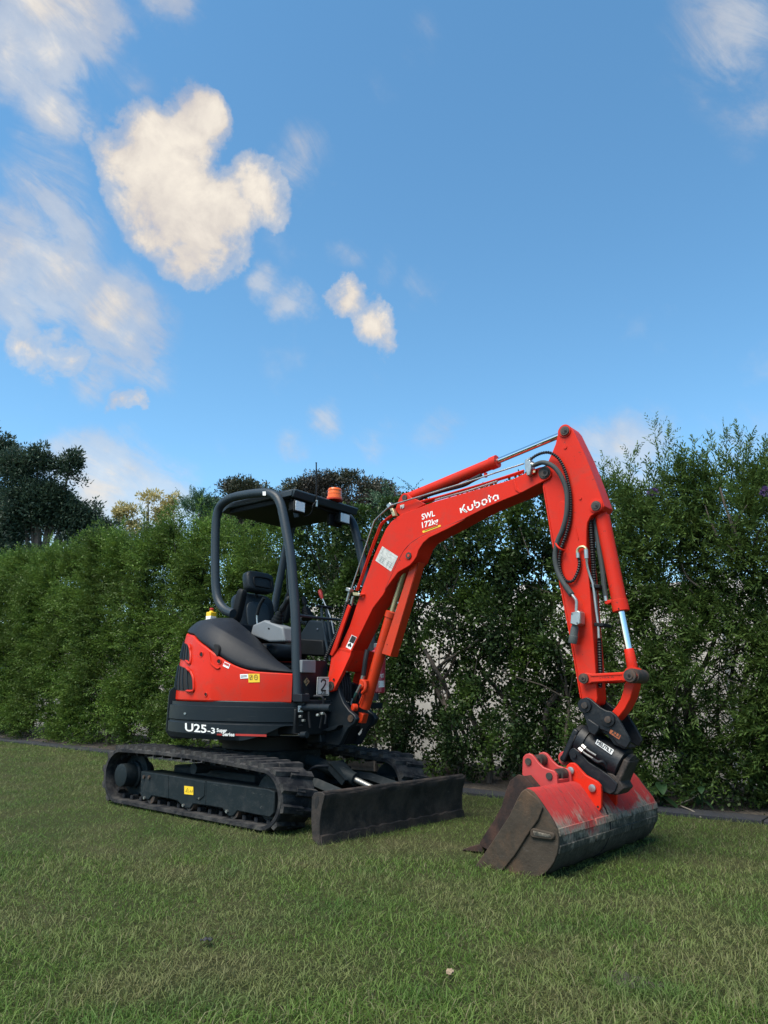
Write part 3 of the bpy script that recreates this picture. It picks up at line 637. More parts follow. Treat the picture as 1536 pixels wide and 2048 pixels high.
X0 = Vector((.16, 0, 0))
EX = thing('excavator', 'orange-red mini excavator with canopy parked on the lawn, its bucket resting on the grass', 'excavator', X0)
def PL(Y): return lambda px, py: U(px, py, Y)
def PP(pts, Y0, Y1, bm=None): return bm_prism([U(x, y, Y0) for x, y in pts], (0, Y1-Y0, 0), bm)
def rod(a, b, Y, r, bm=None, seg=16): return bm_cyl(U(*a, Y), U(*b, Y), r, bm, seg)
def pinY(px, py, Y0, Y1, r, bm=None, seg=24):
    c = U(px, py, Y0); return bm_cyl(c, c+Vector((0, Y1-Y0, 0)), r, bm, seg)
def tubepx(pts, r, bm=None, n=6, seg=10):
    """pts: (px, py, Y)"""
    return bm_tube(smooth_path([U(x, y, Y) for x, y, Y in pts], n), r, bm, seg)
def coil(pts, r, bm=None, pitch=.015):
    P = smooth_path([U(x, y, Y) for x, y, Y in pts], 10); L = [0]
    for a, b in zip(P, P[1:]): L.append(L[-1]+(b-a).length)
    n = max(4, int(L[-1]/pitch*2)); Q = []
    for i in range(n+1):
        s = L[-1]*i/n; k = min(max(np.searchsorted(L, s)-1, 0), len(P)-2); f = (s-L[k])/max(1e-9, L[k+1]-L[k]); Q.append(P[k].lerp(P[k+1], f))
    return bm_tube(Q, [r*1.08 if i % 2 else r*.66 for i in range(n+1)], bm, 9)
def decal(name, quad, hit, mat_, parent, lift=(0, -.002, 0), label=None, n=1):
    """thin printed label on a surface given by hit()"""
    bm = bmesh.new(); rows = []
    for j in range(n+1):
        r = []
        for i in range(n+1):
            s, t_ = i/n, j/n
            x = (quad[0][0]*(1-s)+quad[1][0]*s)*(1-t_)+(quad[3][0]*(1-s)+quad[2][0]*s)*t_
            y = (quad[0][1]*(1-s)+quad[1][1]*s)*(1-t_)+(quad[3][1]*(1-s)+quad[2][1]*s)*t_
            r.append(hit(x, y)+Vector(lift))
        rows.append(r)
    o = obj(name, bm_grid(rows, bm), mat_, parent)
    if label: o['label'] = label
    return o
def text(name, s, A, B, up, hit, mat_, parent, lift=(0, -.003, 0), bold=.0, label=None, shear=0.0):
    """lettering between the baseline pixels A and B, cap height vector up (px)"""
    cu = bpy.data.curves.new('t', 'FONT'); cu.body = s; cu.size = 1; cu.offset = bold; cu.shear = shear; cu.resolution_u = 3
    to = bpy.data.objects.new('t', cu); COL.objects.link(to); bpy.context.view_layer.update()
    me = to.evaluated_get(bpy.context.evaluated_depsgraph_get()).to_mesh()
    co = [v.co.copy() for v in me.vertices]; fs = [tuple(p.vertices) for p in me.polygons]
    x0, x1 = min(c.x for c in co), max(c.x for c in co); H = .70
    bpy.data.objects.remove(to); bpy.data.curves.remove(cu)
    bm = bmesh.new(); vs = []
    for c in co:
        u = (c.x-x0)/(x1-x0); v = c.y/H
        vs.append(bm.verts.new(hit(A[0]+(B[0]-A[0])*u+up[0]*v, A[1]+(B[1]-A[1])*u+up[1]*v)+Vector(lift)))
    for f in fs:
        try: bm.faces.new([vs[i] for i in f])
        except ValueError: pass
    o = obj(name, bm, mat_, parent, smooth=False)
    if label: o['label'] = label
    return o
def strokes(name, polys, w, A, B, up, hit, mat_, parent, lift=(0, -.003, 0)):
    """lettering drawn as broad strokes in a 1-high design space, x scaled so that xmax falls on B"""
    xm = max(p[0] for pl in polys for p in pl); bm = bmesh.new()
    def tr(x, y): return hit(A[0]+(B[0]-A[0])*x/xm+up[0]*y, A[1]+(B[1]-A[1])*x/xm+up[1]*y)+Vector(lift)
    for pl in polys:
        L, Rr = [], []
        for i, p in enumerate(pl):
            a = pl[max(i-1, 0)]; b = pl[min(i+1, len(pl)-1)]; d = Vector((b[0]-a[0], b[1]-a[1])).normalized(); nn = Vector((-d.y, d.x))*w/2
            L.append(tr(p[0]+nn.x, p[1]+nn.y)); Rr.append(tr(p[0]-nn.x, p[1]-nn.y))
        bm_grid([L, Rr], bm)
    return obj(name, bm, mat_, parent, smooth=False)
def bolts(pts, Y, r, parent, name='bolt', m=None, h=.012):
    for x, y in pts:
        o = obj(name, pinY(x, y, Y-h, Y, r, None, 8), m or M_pin, parent)

# ---------------------------------------------------------------- undercarriage
TZ0 = .0
def track_profile(n=140, inset=0.0):
    """closed loop of (X, Z, angle): rear sprocket, sagging top run, front idler, flat bottom"""
    rc, rr, fc, fr = (-.645, .212), .212-inset, (.968, .200), .200-inset
    pts = []
    for i in range(25): a = R(270-180*i/24); pts.append((rc[0]+rr*math.cos(a), rc[1]+rr*math.sin(a)))
    for i in range(1, 30):
        f = i/30; x = rc[0]+(fc[0]-rc[0])*f; z = (rc[1]+rr)*(1-f)+(fc[1]+fr)*f+.020*math.sin(math.pi*f)
        pts.append((x, z))
    for i in range(25): a = R(90-180*i/24); pts.append((fc[0]+fr*math.cos(a), fc[1]+fr*math.sin(a)))
    for i in range(1, 26):
        f = i/26; pts.append((fc[0]+(rc[0]-fc[0])*f, (fc[1]-fr)*(1-f)+(rc[1]-rr)*f))
    return pts
def make_track(y0, y1, near):
    tr = thing('track', '', '', X0); del tr['label']; del tr['category']; tr.parent = EX; tr.location = (0, 0, 0); ORG[tr.name] = X0.copy()
    po, pi_ = track_profile(inset=.012), track_profile(inset=.042); bm = bmesh.new()
    lip = .012
    rows = [[Vector((x, y, z)) for (x, z) in p] for y, p in ((y0, pi_), (y0, track_profile(inset=.020)), (y0+lip, po), (y1-lip, po), (y1, track_profile(inset=.020)), (y1, pi_), (y0, pi_))]
    bm_grid(rows, bm, closed=True)
    obj('rubber_belt', bm, M_rubber, tr)
    # length-parametrised lugs
    P = [Vector((x, 0, z)) for x, z in po]; P.append(P[0]); L = [0]
    for a, b in zip(P, P[1:]): L.append(L[-1]+(b-a).length)
    def at(s):
        s %= L[-1]; k = min(max(int(np.searchsorted(L, s))-1, 0), len(P)-2); f = (s-L[k])/(L[k+1]-L[k]); d = (P[k+1]-P[k]).normalized()
        return P[k].lerp(P[k+1], f), d
    wd = (y1-y0)
    bmL = bmesh.new(); prof = [(-.030, -.004), (-.020, .022), (.020, .022), (.030, -.004)]
    # lug: slanted block over 60 % of the width
    a = [Vector((x, -wd*.30, z)) for x, z in prof]; b = [Vector((x+.030, wd*.30, z)) for x, z in prof]
    va = [bmL.verts.new(p) for p in a]; vb = [bmL.verts.new(p) for p in b]
    bmL.faces.new(va); bmL.faces.new(vb[::-1])
    for i in range(4): bmL.faces.new((va[i], va[(i+1) % 4], vb[(i+1) % 4], vb[i]))
    bmesh.ops.recalc_face_normals(bmL, faces=bmL.faces); mel = bpy.data.meshes.new('tread_lug'); bmL.to_mesh(mel); bmL.free()
    mel.materials.append(M_rubber); n = 38
    bmI = bmesh.new(); bm_box((-.016, -.026, -.001), (.016, .026, .030), bmI); bmesh.ops.recalc_face_normals(bmI, faces=bmI.faces)
    mei = bpy.data.meshes.new('guide_tooth'); bmI.to_mesh(mei); bmI.free(); mei.materials.append(M_rubber)
    for k in range(n):
        for side in (0, 1):
            c, d = at(L[-1]*(k+.5*side)/n); nrm = Vector((-d.z, 0, d.x))
            if nrm.dot(c-Vector((.16, 0, .2))) < 0: nrm = -nrm
            if c.z < .03 : continue
            o = bpy.data.objects.new('tread_lug', mel); COL.objects.link(o); o.parent = tr
            yy = (y0+wd*.31) if side == 0 else (y1-wd*.31)
            xd = d if side == 0 else -d
            zx = nrm; yx = zx.cross(xd)
            M = Matrix((xd, yx, zx)).transposed().to_4x4(); M.translation = Vector((c.x, yy, c.z))-X0; o.matrix_local = M
    for k in range(n):
        c, d = at(L[-1]*(k+.25)/n); nrm = Vector((-d.z, 0, d.x))
        if nrm.dot(c-Vector((.16, 0, .2))) < 0: nrm = -nrm
        for dy in (-.045, .045):
            o = bpy.data.objects.new('guide_tooth', mei); COL.objects.link(o); o.parent = tr
            M = Matrix((d, (-nrm).cross(d), -nrm)).transposed().to_4x4(); q = c-nrm*.030; M.translation = Vector((q.x, (y0+y1)/2+dy, q.z))-X0; o.matrix_local = M
    # frame, sprocket, idler, rollers
    s = -1 if near else 1; yo = y0 if near else y1     # outer edge
    def yy(d): return yo-s*d                             # d metres inwards from the outer edge
    fp = [(282, 1542), (410, 1562), (536, 1578), (549, 1583), (548, 1626), (539, 1635), (508, 1629), (474, 1622), (466, 1633), (456, 1633), (444, 1617), (416, 1612), (386, 1608), (380, 1617), (368, 1617), (355, 1602), (334, 1597), (303, 1592), (297, 1600), (287, 1599), (280, 1589)]
    prof3 = [U(x, y, -.70) for x, y in fp]; prof3 = [Vector((p.x, 0, p.z)) for p in prof3]
    pr = [Vector((p.x, yy(.05), p.z)) for p in prof3]
    obj('track_frame', bm_prism(pr, (0, -s*.19, 0)), M_track, tr, bevel=.007)
    c = Vector((-.645, 0, .212))
    bm = bm_lathe(Vector((c.x, yy(.02), c.z)), (0, -s, 0), [(0, .070), (.004, .082), (.10, .088), (.11, .10), (.13, .10), (.135, .155), (.165, .155), (.17, .09), (.24, .09)], None, 32)
    obj('sprocket', bm, M_track, tr)
    obj('idler', bm_lathe(Vector((.968, yy(.10), .200)), (0, -s, 0), [(0, .05), (.002, .15), (.03, .158), (.07, .158), (.10, .15), (.102, .05)], None, 32), M_track, tr)
    for px, py in ((295, 1603), (372, 1617), (460, 1632)):
        q = U(px, py, -.70); o = obj('roller', bm_lathe(Vector((q.x+.02, yy(.06), .090)), (0, -s, 0), [(0, .02), (.0, .048), (.02, .052), (.06, .052), (.062, .036), (.12, .036), (.122, .052), (.17, .052), (.172, .02)], None, 20), M_pin, tr)
    q = U(391, 1543, -.64); obj('roller', bm_cyl(Vector((q.x, yy(.09), .315)), Vector((q.x, yy(.21), .315)), .036), M_track, tr)
    return tr
trk = make_track(-.75, -.45, True); make_track(.45, .75, False)
hit = PL(-.7015)
decal('warning_decal', [(369, 1571.5), (387, 1573.5), (387, 1590), (369, 1588)], PL(-.7015), M_yellow, trk)
strokes('warning_symbol', [[(0, 0), (.5, .9), (1, 0), (0, 0)], [(1.25, 0), (1.4, .5)], [(1.4, .1), (1.9, .1), (1.9, .6)], [(.5, .25), (.5, .5)]], .10, (371.5, 1583.5), (385, 1585), (0, -9), PL(-.7045), M_ink, trk, (0, 0, 0))
bolts([(286, 1554), (296.5, 1555)], -.70, .013, trk); bolts([(287, 1596), (365, 1611), (452, 1623)], -.70, .010, trk, m=M_steel); bolts([(397, 1597)], -.70, .007, trk, m=M_steel)
for px in (335, 410): obj('weld_strip', PP([(px, 1552+(px-335)*.13), (px+2, 1552+(px-335)*.13), (px+1, 1596+(px-335)*.15), (px-1, 1596+(px-335)*.15)], -.7025, -.699), M_track, trk, smooth=False)
obj('cover_plate', PP([(391, 1562), (409, 1565), (408, 1592), (399, 1600), (391, 1598)], -.7045, -.699), M_track, trk, bevel=.002)
# car body and turntable
bm = bm_box((-.30, -.50, .17), (.62, .50, .30)); bm_box((-.16, -.27, .28), (.50, .27, .43), bm)
obj('car_body', bm, M_track, EX, bevel=.012)
obj('slew_ring', bm_lathe((.16, 0, .42), (0, 0, 1), [(0, .30), (.012, .33), (.05, .33), (.052, .36), (.11, .36), (.115, .30)], None, 48), M_black, EX)
# dozer blade
bl = [(623.4, 1594), (628, 1586), (635, 1583.5), (644, 1584.5), (648.7, 1590), (647, 1600), (642, 1620), (639, 1646), (639, 1676), (641, 1696), (633, 1688), (624.6, 1678.4), (622, 1640)]
prof = [U(x, y, -.75) for x, y in bl]
blade = obj('dozer_blade', bm_prism([p-Vector((0, .0, 0)) for p in prof], (0, .016, 0)), M_worn, EX, bevel=.003)
far = [p+Vector((0, 1.484, 0)) for p in prof]; obj('end_plate', bm_prism(far, (0, .016, 0)), M_worn, blade, bevel=.003)
front = [U(x, y, -.75) for x, y in [(642, 1586), (647.5, 1590), (648, 1594), (645.5, 1604), (641.5, 1620), (638.5, 1640), (638, 1660), (638.6, 1675)]]
back = [p+Vector((-.018, 0, .0)) for p in front]
rows = [[p+Vector((0, .014, 0)) for p in front+back[::-1]], [p+Vector((0, 1.486, 0)) for p in front+back[::-1]]]
ny = 24; rows = []
for j in range(ny+1):
    y = .014+1.472*j/ny; rows.append([p+Vector((.003*math.sin(j*1.3+i*.8), y, .002*math.sin(j*2.1))) for i, p in enumerate(front+back[::-1])])
obj('mouldboard', bm_grid(rows, None, True), M_worn, blade)
e0, e1 = U(638.6, 1671, -.75), U(641, 1697, -.75)
bm = bmesh.new(); rows = []
for j in range(41):
    y = .006+1.488*j/40; jg = .004*math.sin(j*1.7)+.003*math.sin(j*3.9)
    rows.append([e0+Vector((.004, y, jg)), e0+Vector((.014, y, jg-.006)), e1+Vector((.010, y, 0)), e1+Vector((-.012, y, -.004)), e0+Vector((-.012, y, -.01))])
bm_grid(rows, bm, True); bm.faces.new([v for v in bm.verts[:5]]); 
obj('cutting_edge', bm, M_worn, blade, angle=25)
bm = bm_tube([U(644, 1589, -.75)+Vector((-.004, .01, 0)), U(644, 1589, -.75)+Vector((-.004, 1.49, 0))], .017, None, 12); obj('top_pipe', bm, M_worn, blade)
slot = [U(x, y, -.7508) for x, y in [(630, 1598), (634, 1592.5), (638, 1594), (637.5, 1606), (633, 1618), (629.5, 1616.5)]]
obj('slot', bm_prism(slot, (0, .004, 0)), M_void, blade, smooth=False)
for y in (-.28, .28):
    bm = bm_tube([Vector((.52, y*.8, .27)), Vector((1.0, y, .25)), Vector((1.44, y*1.1, .17))], .042, None, 4); obj('push_arm', bm, M_track, EX, smooth=False)
# blade cylinder with its guard
bm = bm_cyl(Vector((.62, .02, .37)), Vector((1.08, .02, .27)), .045); obj('blade_cylinder', bm, M_track, EX)
rb = obj('blade_cylinder_rod', bm_cyl(Vector((1.06, .02, .275)), Vector((1.44, .02, .175)), .020), M_steel, EX)
g0, g1 = U(655, 1522, -.06), U(690, 1560, -.06); dG = Vector((g1.x-g0.x, 0, g1.z-g0.z)); nG = Vector((-dG.z, 0, dG.x)).normalized()
if nG.z < 0: nG = -nG
bm = bm_prism([g0, g1, g1-nG*.05, g0-nG*.05], (0, .012, 0)); bm_prism([g0, g0+Vector((0, .15, 0)), g0+Vector((0, .15, 0))-nG*.012, g0-nG*.012], dG, bm); bm_prism([g0+Vector((0, .15, 0)), g1+Vector((0, .15, 0)), g1+Vector((0, .15, 0))-nG*.05, g0+Vector((0, .15, 0))-nG*.05], (0, .012, 0), bm)
obj('cylinder_guard', bm, M_track, EX, bevel=.004)
obj('blade_hose', tubepx([(612, 1560, -.12), (618, 1543, -.12), (632, 1533, -.12), (655, 1532, -.06), (668, 1528, 0)], .011), M_hose, EX)

# ---------------------------------------------------------------- upper body shell
BC = Vector((.16, 0, 0))
def BP(phi, z, r): return Vector((BC.x-r*math.cos(R(phi)), BC.y-r*math.sin(R(phi)), z))
def cyl_hit(r):
    def f(px, py):
        d = ray(px, py); o = CPOS-BC; a = d.x**2+d.y**2; b = o.x*d.x+o.y*d.y; c = o.x**2+o.y**2-r*r; q = b*b-a*c
        t_ = (-b-math.sqrt(max(q, 0)))/a; return CPOS+d*t_
    return f
def phi_of(p): return math.degrees(math.atan2(-(p.y-BC.y), -(p.x-BC.x)))
def shell(phis, zs, rf, thick=.02):
    rows = [[BP(a, z(a) if callable(z) else z, rf(a, z(a) if callable(z) else z)) for a in phis] for z in zs]
    inner = [[BP(a, z(a) if callable(z) else z, rf(a, z(a) if callable(z) else z)-thick) for a in phis] for z in zs]
    bm = bmesh.new(); full = [[*r, *ri[::-1]] for r, ri in zip(rows, inner)]
    bm_grid(full, bm, True); bm.verts.ensure_lookup_table(); m = len(full[0])
    for k in (0, len(full)-1):
        n = len(phis); base = k*m
        for i in range(n-1): bm.faces.new([bm.verts[base+i], bm.verts[base+i+1], bm.verts[base+m-2-i], bm.verts[base+m-1-i]])
    return bm
# counterweight
def cw_r(a, z): return .756-.05*max(0, (z-.83)/.05)**2-.05*max(0, (.56-z)/.06)**2
obj('counterweight', shell([-75+i*3.5 for i in range(40)], [.50, .52, .55, .60, .70, .80, .84, .86, .872], cw_r, .16), M_dark, EX)
# lower skirt with two stepped bands
SK = obj('side_skirt', shell([64+i*3 for i in range(31)]+[156.5, 158], [lambda a: .525+.10*min(1, max(0, (a-124)/22))**1.5, lambda a: max(.56, .526+.10*min(1, max(0, (a-124)/22))**1.5), lambda a: max(.60, .527+.10*min(1, max(0, (a-124)/22))**1.5), .628, .636, .642, .650, .70, .745, .750, .768, .772], lambda a, z: (.752 if z < .63 else .742 if z < .645 else .750 if z < .747 else .735)-.02*max(0, (.56-z)/.04)*(1 if a < 124 else 0)-(.03*((a-125)/33)**2 if a > 125 else 0), .02), M_dark, EX, angle=20)
obj('bumper_bolt', bm_cyl(cyl_hit(.752)(369.5, 1427), cyl_hit(.758)(369.5, 1427), .008), M_steel, SK)
# engine hood: red panels under a textured black cover
_b = [(383, 1262), (386, 1271), (395, 1282), (410, 1293), (430, 1308), (450, 1321), (470, 1332), (490, 1339), (510, 1343), (540, 1345), (576, 1347)]
def red_r(a, z):
    r = .708-.16*max(0, z-.90)**1.25
    if a > 103: r -= .026*math.sin(math.pi*min(1, (a-103)/49.0))
    return r
_ph, _zb = [], []
for x, y in _b:
    r = .69
    for _ in range(5): p_ = cyl_hit(r)(x, y); r = red_r(phi_of(p_), p_.z)
    _ph.append(phi_of(p_)); _zb.append(p_.z)
_ph[0] = min(_ph[0], 50); 
def zb(a): return float(np.interp(a, _ph, _zb))
PH_END = 151.0
HD = obj('engine_hood', shell([-60+3.26*i for i in range(50)]+[103-.2, 103, 103.2, 106, 110, 115, 120, 125, 130, 135, 140, 144, 147, 149.5, PH_END]
         , [.776, .786, .84, lambda a: .84+(zb(a)-.84)*.25, lambda a: .84+(zb(a)-.84)*.5, lambda a: .84+(zb(a)-.84)*.75, lambda a: zb(a)-.008, lambda a: zb(a)], lambda a, z: red_r(a, z)-(.006 if z < .78 or z > zb(a)-.004 else 0), .02), M_red, EX, angle=14)
obj('door_seam', shell([102.7, 103.3], [.79, lambda a: zb(a)-.012], lambda a, z: red_r(a, z)+.0008, .004), M_redp, HD, smooth=False)
def cover_top(a): return float(np.interp(a, [-60, 0, 40, 62, 76, 90, 104, 118, 130, 140, 148, 152], [1.36, 1.40, 1.405, 1.412, 1.405, 1.375, 1.325, 1.255, 1.185, 1.115, 1.05, 1.00]))
CV = []; phs = [-60+3.2*i for i in range(67)]
for s in [0, .03, .08, .16, .28, .40, .52, .585, .60, .625, .70, .82, 1.0]:
    row = []
    for a in phs:
        a_ = min(a, 151.5); z0 = zb(a_)+.010; r0 = red_r(a_, z0)-.014; zt = max(cover_top(a_), z0+.02)
        w = .30*min(1, (zt-z0)/.12+.25); Hh = zt-z0
        if s <= .6: t_ = s/.6; zz = z0+.74*Hh*t_**.9; rr = r0-.26*w*t_**1.5+(.010 if .02 < s < .55 else .004)
        else: t_ = (s-.6)/.4; zz = z0+.74*Hh+.26*Hh*t_*(2-t_); rr = r0-.26*w-.74*w*t_
        row.append(BP(a_, zz, rr))
    CV.append(row)
bm = bm_grid(CV); HC = obj('hood_cover', bm, M_plastic, EX, angle=50)
bm = shell(phs, [lambda a: zb(min(a, 151))-.02, lambda a: zb(min(a, 151))+.03], lambda a, z: red_r(min(a, 151), z)-.024, .02); obj('hood_seal', bm, M_void, HC)
# crease across the cover
# rear deck behind the seat
bm = bmesh.new(); bm_prism([BP(a, 1.28, .40) for a in range(-60, 66, 6)], (0, 0, .10), bm); obj('rear_deck', bm, M_plastic, EX, bevel=.01)
# louvred vents in the rear corner of the hood
def _red(px, py):
    r = .69
    for _ in range(4): p_ = cyl_hit(r)(px, py); r = red_r(phi_of(p_), p_.z)
    p_ = cyl_hit(r)(px, py); return (phi_of(p_), p_.z)
_v1 = [_red(*q) for q in [(379, 1290), (382, 1303), (382.5, 1318), (380.5, 1327), (374, 1322)]]; _v2 = [_red(*q) for q in [(375, 1337), (383, 1345), (387.5, 1357), (388.5, 1371), (387.5, 1381), (376, 1382)]]
for poly in ([(44, 1.235)]+_v1+[(44, 1.105)], [(42, 1.065)]+_v2+[(46, .86), (42, .92)]):
    def onr(a, z, lift): return BP(a, z, red_r(a, z)+lift)
    amin, amax = min(p[0] for p in poly), max(p[0] for p in poly); zc = sum(p[1] for p in poly)/len(poly); ac = sum(p[0] for p in poly)/len(poly)
    pp = [(poly[i][0]+(poly[(i+1) % len(poly)][0]-poly[i][0])*k/5, poly[i][1]+(poly[(i+1) % len(poly)][1]-poly[i][1])*k/5) for i in range(len(poly)) for k in range(5)]
    bm = bm_grid([[onr(ac+(a-ac)*s_, zc+(z-zc)*s_, .004) for a, z in pp] for s_ in (.02, .2, .4, .6, .8, 1.0)], None, True)
    v = obj('vent', bm, M_void, HD, smooth=False)
    P = smooth_path([onr(a, z, .004) for a, z in poly+poly[:1]], 4); obj('vent_rim', bm_tube(P, .009, None, 8), M_red, HD)
    bm = bmesh.new(); n = 0
    import itertools
    for k in range(11):                                    # slanting slats clipped to the opening
        pts = []
        for j in range(25):
            z = min(p[1] for p in poly)+(max(p[1] for p in poly)-min(p[1] for p in poly))*j/24; a = amin+(amax-amin)*(k/10.0)*1.3-(z-zc)*30-3
            inside = False; q = len(poly)
            for i in range(q):
                (a1, z1), (a2, z2) = poly[i], poly[(i+1) % q]
                if (z1 > z) != (z2 > z) and a < (a2-a1)*(z-z1)/(z2-z1)+a1: inside = not inside
            if inside: pts.append(onr(a, z, .008))
        if len(pts) > 2: bm_tube(pts, .0045, bm, 5)
    obj('slats', bm, M_dark, v)
for x, y, r in ((400, 1309, .016), (436, 1323, .015), (413.5, 1389, .011)):
    p_ = cyl_hit(.70)(x, y); a = phi_of(p_); c = BP(a, p_.z, red_r(a, p_.z)); n_ = Vector((-math.cos(R(a)), -math.sin(R(a)), 0))
    obj('lock_recess', bm_lathe(c-n_*.004, n_, [(0, r), (.0055, r), (.006, r*.86)], None, 20), M_void, HD)
    obj('recess_ring', bm_tube([c+n_*.002+(Vector((0, 0, 1))*math.cos(t_)+n_.cross(Vector((0, 0, 1)))*math.sin(t_))*(r+.003) for t_ in [2*math.pi*i/24 for i in range(25)]], .003, None, 6, False), M_red, HD)
def red_hit(px, py):
    r = .69
    for _ in range(4): p_ = cyl_hit(r)(px, py); r = red_r(phi_of(p_), p_.z)+.002
    return cyl_hit(r)(px, py)
P = [red_hit(x, y) for x, y in [(418, 1304), (420, 1316), (422, 1326), (430, 1334), (436, 1337), (440, 1334)]]
obj('pressed_rib', bm_tube(smooth_path(P, 4), .007, None, 8), M_red, HD)
decal('safety_decal', [(449, 1323), (460.5, 1328.5), (457, 1337.5), (445.5, 1332)], red_hit, M_white, HD, (0, 0, 0), n=3)
decal('safety_band', [(449.5, 1324.5), (459, 1329), (457.6, 1333), (448, 1328.5)], lambda x, y: red_hit(x, y)+Vector((.0, -.0015, 0)), M_redp, HD, (0, 0, 0), n=2)
decal('info_decal', [(480, 1348.5), (496, 1348), (496.5, 1356.5), (480.5, 1357.5)], red_hit, M_white, HD, (0, 0, 0), n=3)
decal('warning_decal', [(496.5, 1347.5), (519, 1347.5), (519.5, 1364.5), (497, 1365)], red_hit, M_yellow, HD, (0, 0, 0), n=3)
lift = Vector((-.0, -.002, 0))
strokes('warning_symbol', [[(0, .25), (0, 1), (.5, 1), (.5, .25), (0, .25)], [(.12, .4), (.4, .85)], [(.9, .65), (1.1, 1), (1.5, 1), (1.7, .65), (1.5, .25), (1.1, .25), (.9, .65)], [(1.1, .65), (1.5, .65)]], .10, (500, 1362), (516, 1362), (0, -12), lambda x, y: red_hit(x, y)+lift, M_ink, HD, (0, 0, 0))
strokes('info_print', [[(0, .3), (3, .3)], [(0, .7), (3, .7)]], .14, (482, 1356), (494, 1355), (0, -6), lambda x, y: red_hit(x, y)+lift, M_frame, HD, (0, 0, 0))
bm = bmesh.new(); c = CV[3][42]
p_ = cyl_hit(.70)(424, 1300); obj('cover_notch', bm_lathe(BP(phi_of(p_)+1, zb(phi_of(p_))+.012, red_r(84, 1.2)-.018), (BP(84, 1.2, 1)-BP(84, 1.2, 0)), [(0, .05), (.022, .05), (.024, .03)], None, 20), M_void, HC)
# model lettering on the skirt
sk = cyl_hit(.7545)
z3 = (0, 0, 0)
text('lettering', 'U25', (370, 1461.5), (413, 1465.5), (0, -15.5), sk, M_white, SK, z3, bold=.022)
text('lettering', '-3', (415, 1466), (430, 1467), (0, -11), sk, M_white, SK, z3, bold=.02)
text('lettering', 'Super', (433.5, 1463.5), (454, 1464.5), (0, -7), sk, M_white, SK, z3, bold=.03)
text('lettering', 'mini', (434, 1470.5), (444, 1471), (0, -4.5), sk, M_redp, SK, z3, bold=.02)
text('lettering', 'Series', (445, 1471.5), (469, 1472.5), (0, -7), sk, M_white, SK, z3, bold=.03)
decal('stripe', [(471, 1467.5), (533, 1469), (533, 1473.5), (471, 1471.5)], sk, M_redp, SK, z3, n=8)
# emergency stop box
es = UZ(422, 1236, 1.40); es = U(422, 1238, -.30)
eb = obj('emergency_stop', bm_box((-.030, -.030, 0), (.030, .030, .055), None, None, es), M_yellow, EX, bevel=.005)
obj('base', bm_box((-.0305, -.0305, -.012), (.0305, .0305, .024), None, None, es), M_white, eb, bevel=.004)
obj('collar', bm_lathe(es+Vector((0, 0, .055)), (0, 0, 1), [(0, .018), (.010, .016), (.012, .012)], None, 16), M_yellow, eb)
obj('push_button', bm_lathe(es+Vector((0, 0, .066)), (0, 0, 1), [(0, .010), (.008, .011), (.010, .017), (.018, .017), (.022, .012)], None, 18), M_redp, eb)

# floor deck, seat base, front panel
bm = bmesh.new()
deck = [BP(a, .74, .70) for a in range(100, 175, 5)]+[Vector((.88, .10, .74)), Vector((.88, .55, .74)), Vector((.30, .68, .74)), Vector((-.3, .55, .74)), Vector((-.35, 0, .74))]
obj('floor_deck', bm_prism(deck, (0, 0, .045)), M_dark, EX, bevel=.006)
obj('under_floor', bm_prism([p*1+Vector((0, 0, -.19))-(p-Vector((.16, 0, .74)))*.14 for p in deck], (0, 0, .19)), M_black, EX)
obj('seat_base', bm_box((-.12, -.16, .78), (.30, .44, 1.08)), M_black, EX, bevel=.02)
obj('under_seat_tray', bm_box((.28, -.10, 1.02), (.56, .40, 1.05)), M_black, EX, bevel=.01)
obj('front_floor', bm_box((.36, -.28, .785), (.80, .5, .80)), M_black, EX)
FX = .80
def PX(pts, X, dx, bm=None): return bm_prism([UX(x, y, X) for x, y in pts], (dx, 0, 0), bm)
fp = obj('front_panel', PX([(600, 1318), (655, 1322), (655, 1398), (600, 1394)], FX, -.03), M_dark, EX, bevel=.004)
obj('junction_box', PX([(604.5, 1320), (632, 1321), (631.5, 1346), (604, 1345)], FX+.03, -.03), M_grey, fp, bevel=.004)
decal('small_label', [(598.5, 1334.5), (602, 1334.5), (602, 1345.5), (598.5, 1345.5)], lambda x, y: UX(x, y, FX+.003), M_white, fp, z3)
d4 = [(613.5, 1355), (619.5, 1363), (612.5, 1372.5), (607.5, 1363)]
decal('gold_emblem', d4, lambda x, y: UX(x, y, FX+.003), M_brass, fp, z3)
strokes('emblem_mark', [[(.2, .1), (.7, .5), (.3, .6), (.6, .95)]], .18, (609, 1369), (616, 1369), (0, -11), lambda x, y: UX(x, y, FX+.005), M_ink, fp, z3)
obj('dark_opening', PX([(608, 1379), (617.5, 1379), (617.5, 1388), (608, 1388)], FX+.004, -.004), M_void, fp, smooth=False)
obj('catch', PX([(612.5, 1387), (618, 1387), (617, 1392), (612.5, 1392)], FX+.012, -.012), M_steel, fp, bevel=.001)
pl = obj('number_plate', PX([(635, 1354), (658, 1354), (658, 1391), (654, 1391), (633.5, 1390)], .87, -.004), M_dirtyw, EX, bevel=.001)
strokes('plate_border', [[(0, 0), (0, 1), (1, 1)], [(0, 0), (1, 0)]], .035, (635.2, 1388.5), (657, 1389), (.9, -32.5), lambda x, y: UX(x, y, .872), M_ink, pl, z3)
strokes('plate_digit', [[(0, .75), (.1, .95), (.35, 1), (.6, .9), (.6, .65), (.3, .3), (0, .05), (.0, 0), (.65, 0)]], .16, (642.5, 1381), (652, 1381.5), (0, -22), lambda x, y: UX(x, y, .872), M_ink, pl, z3)
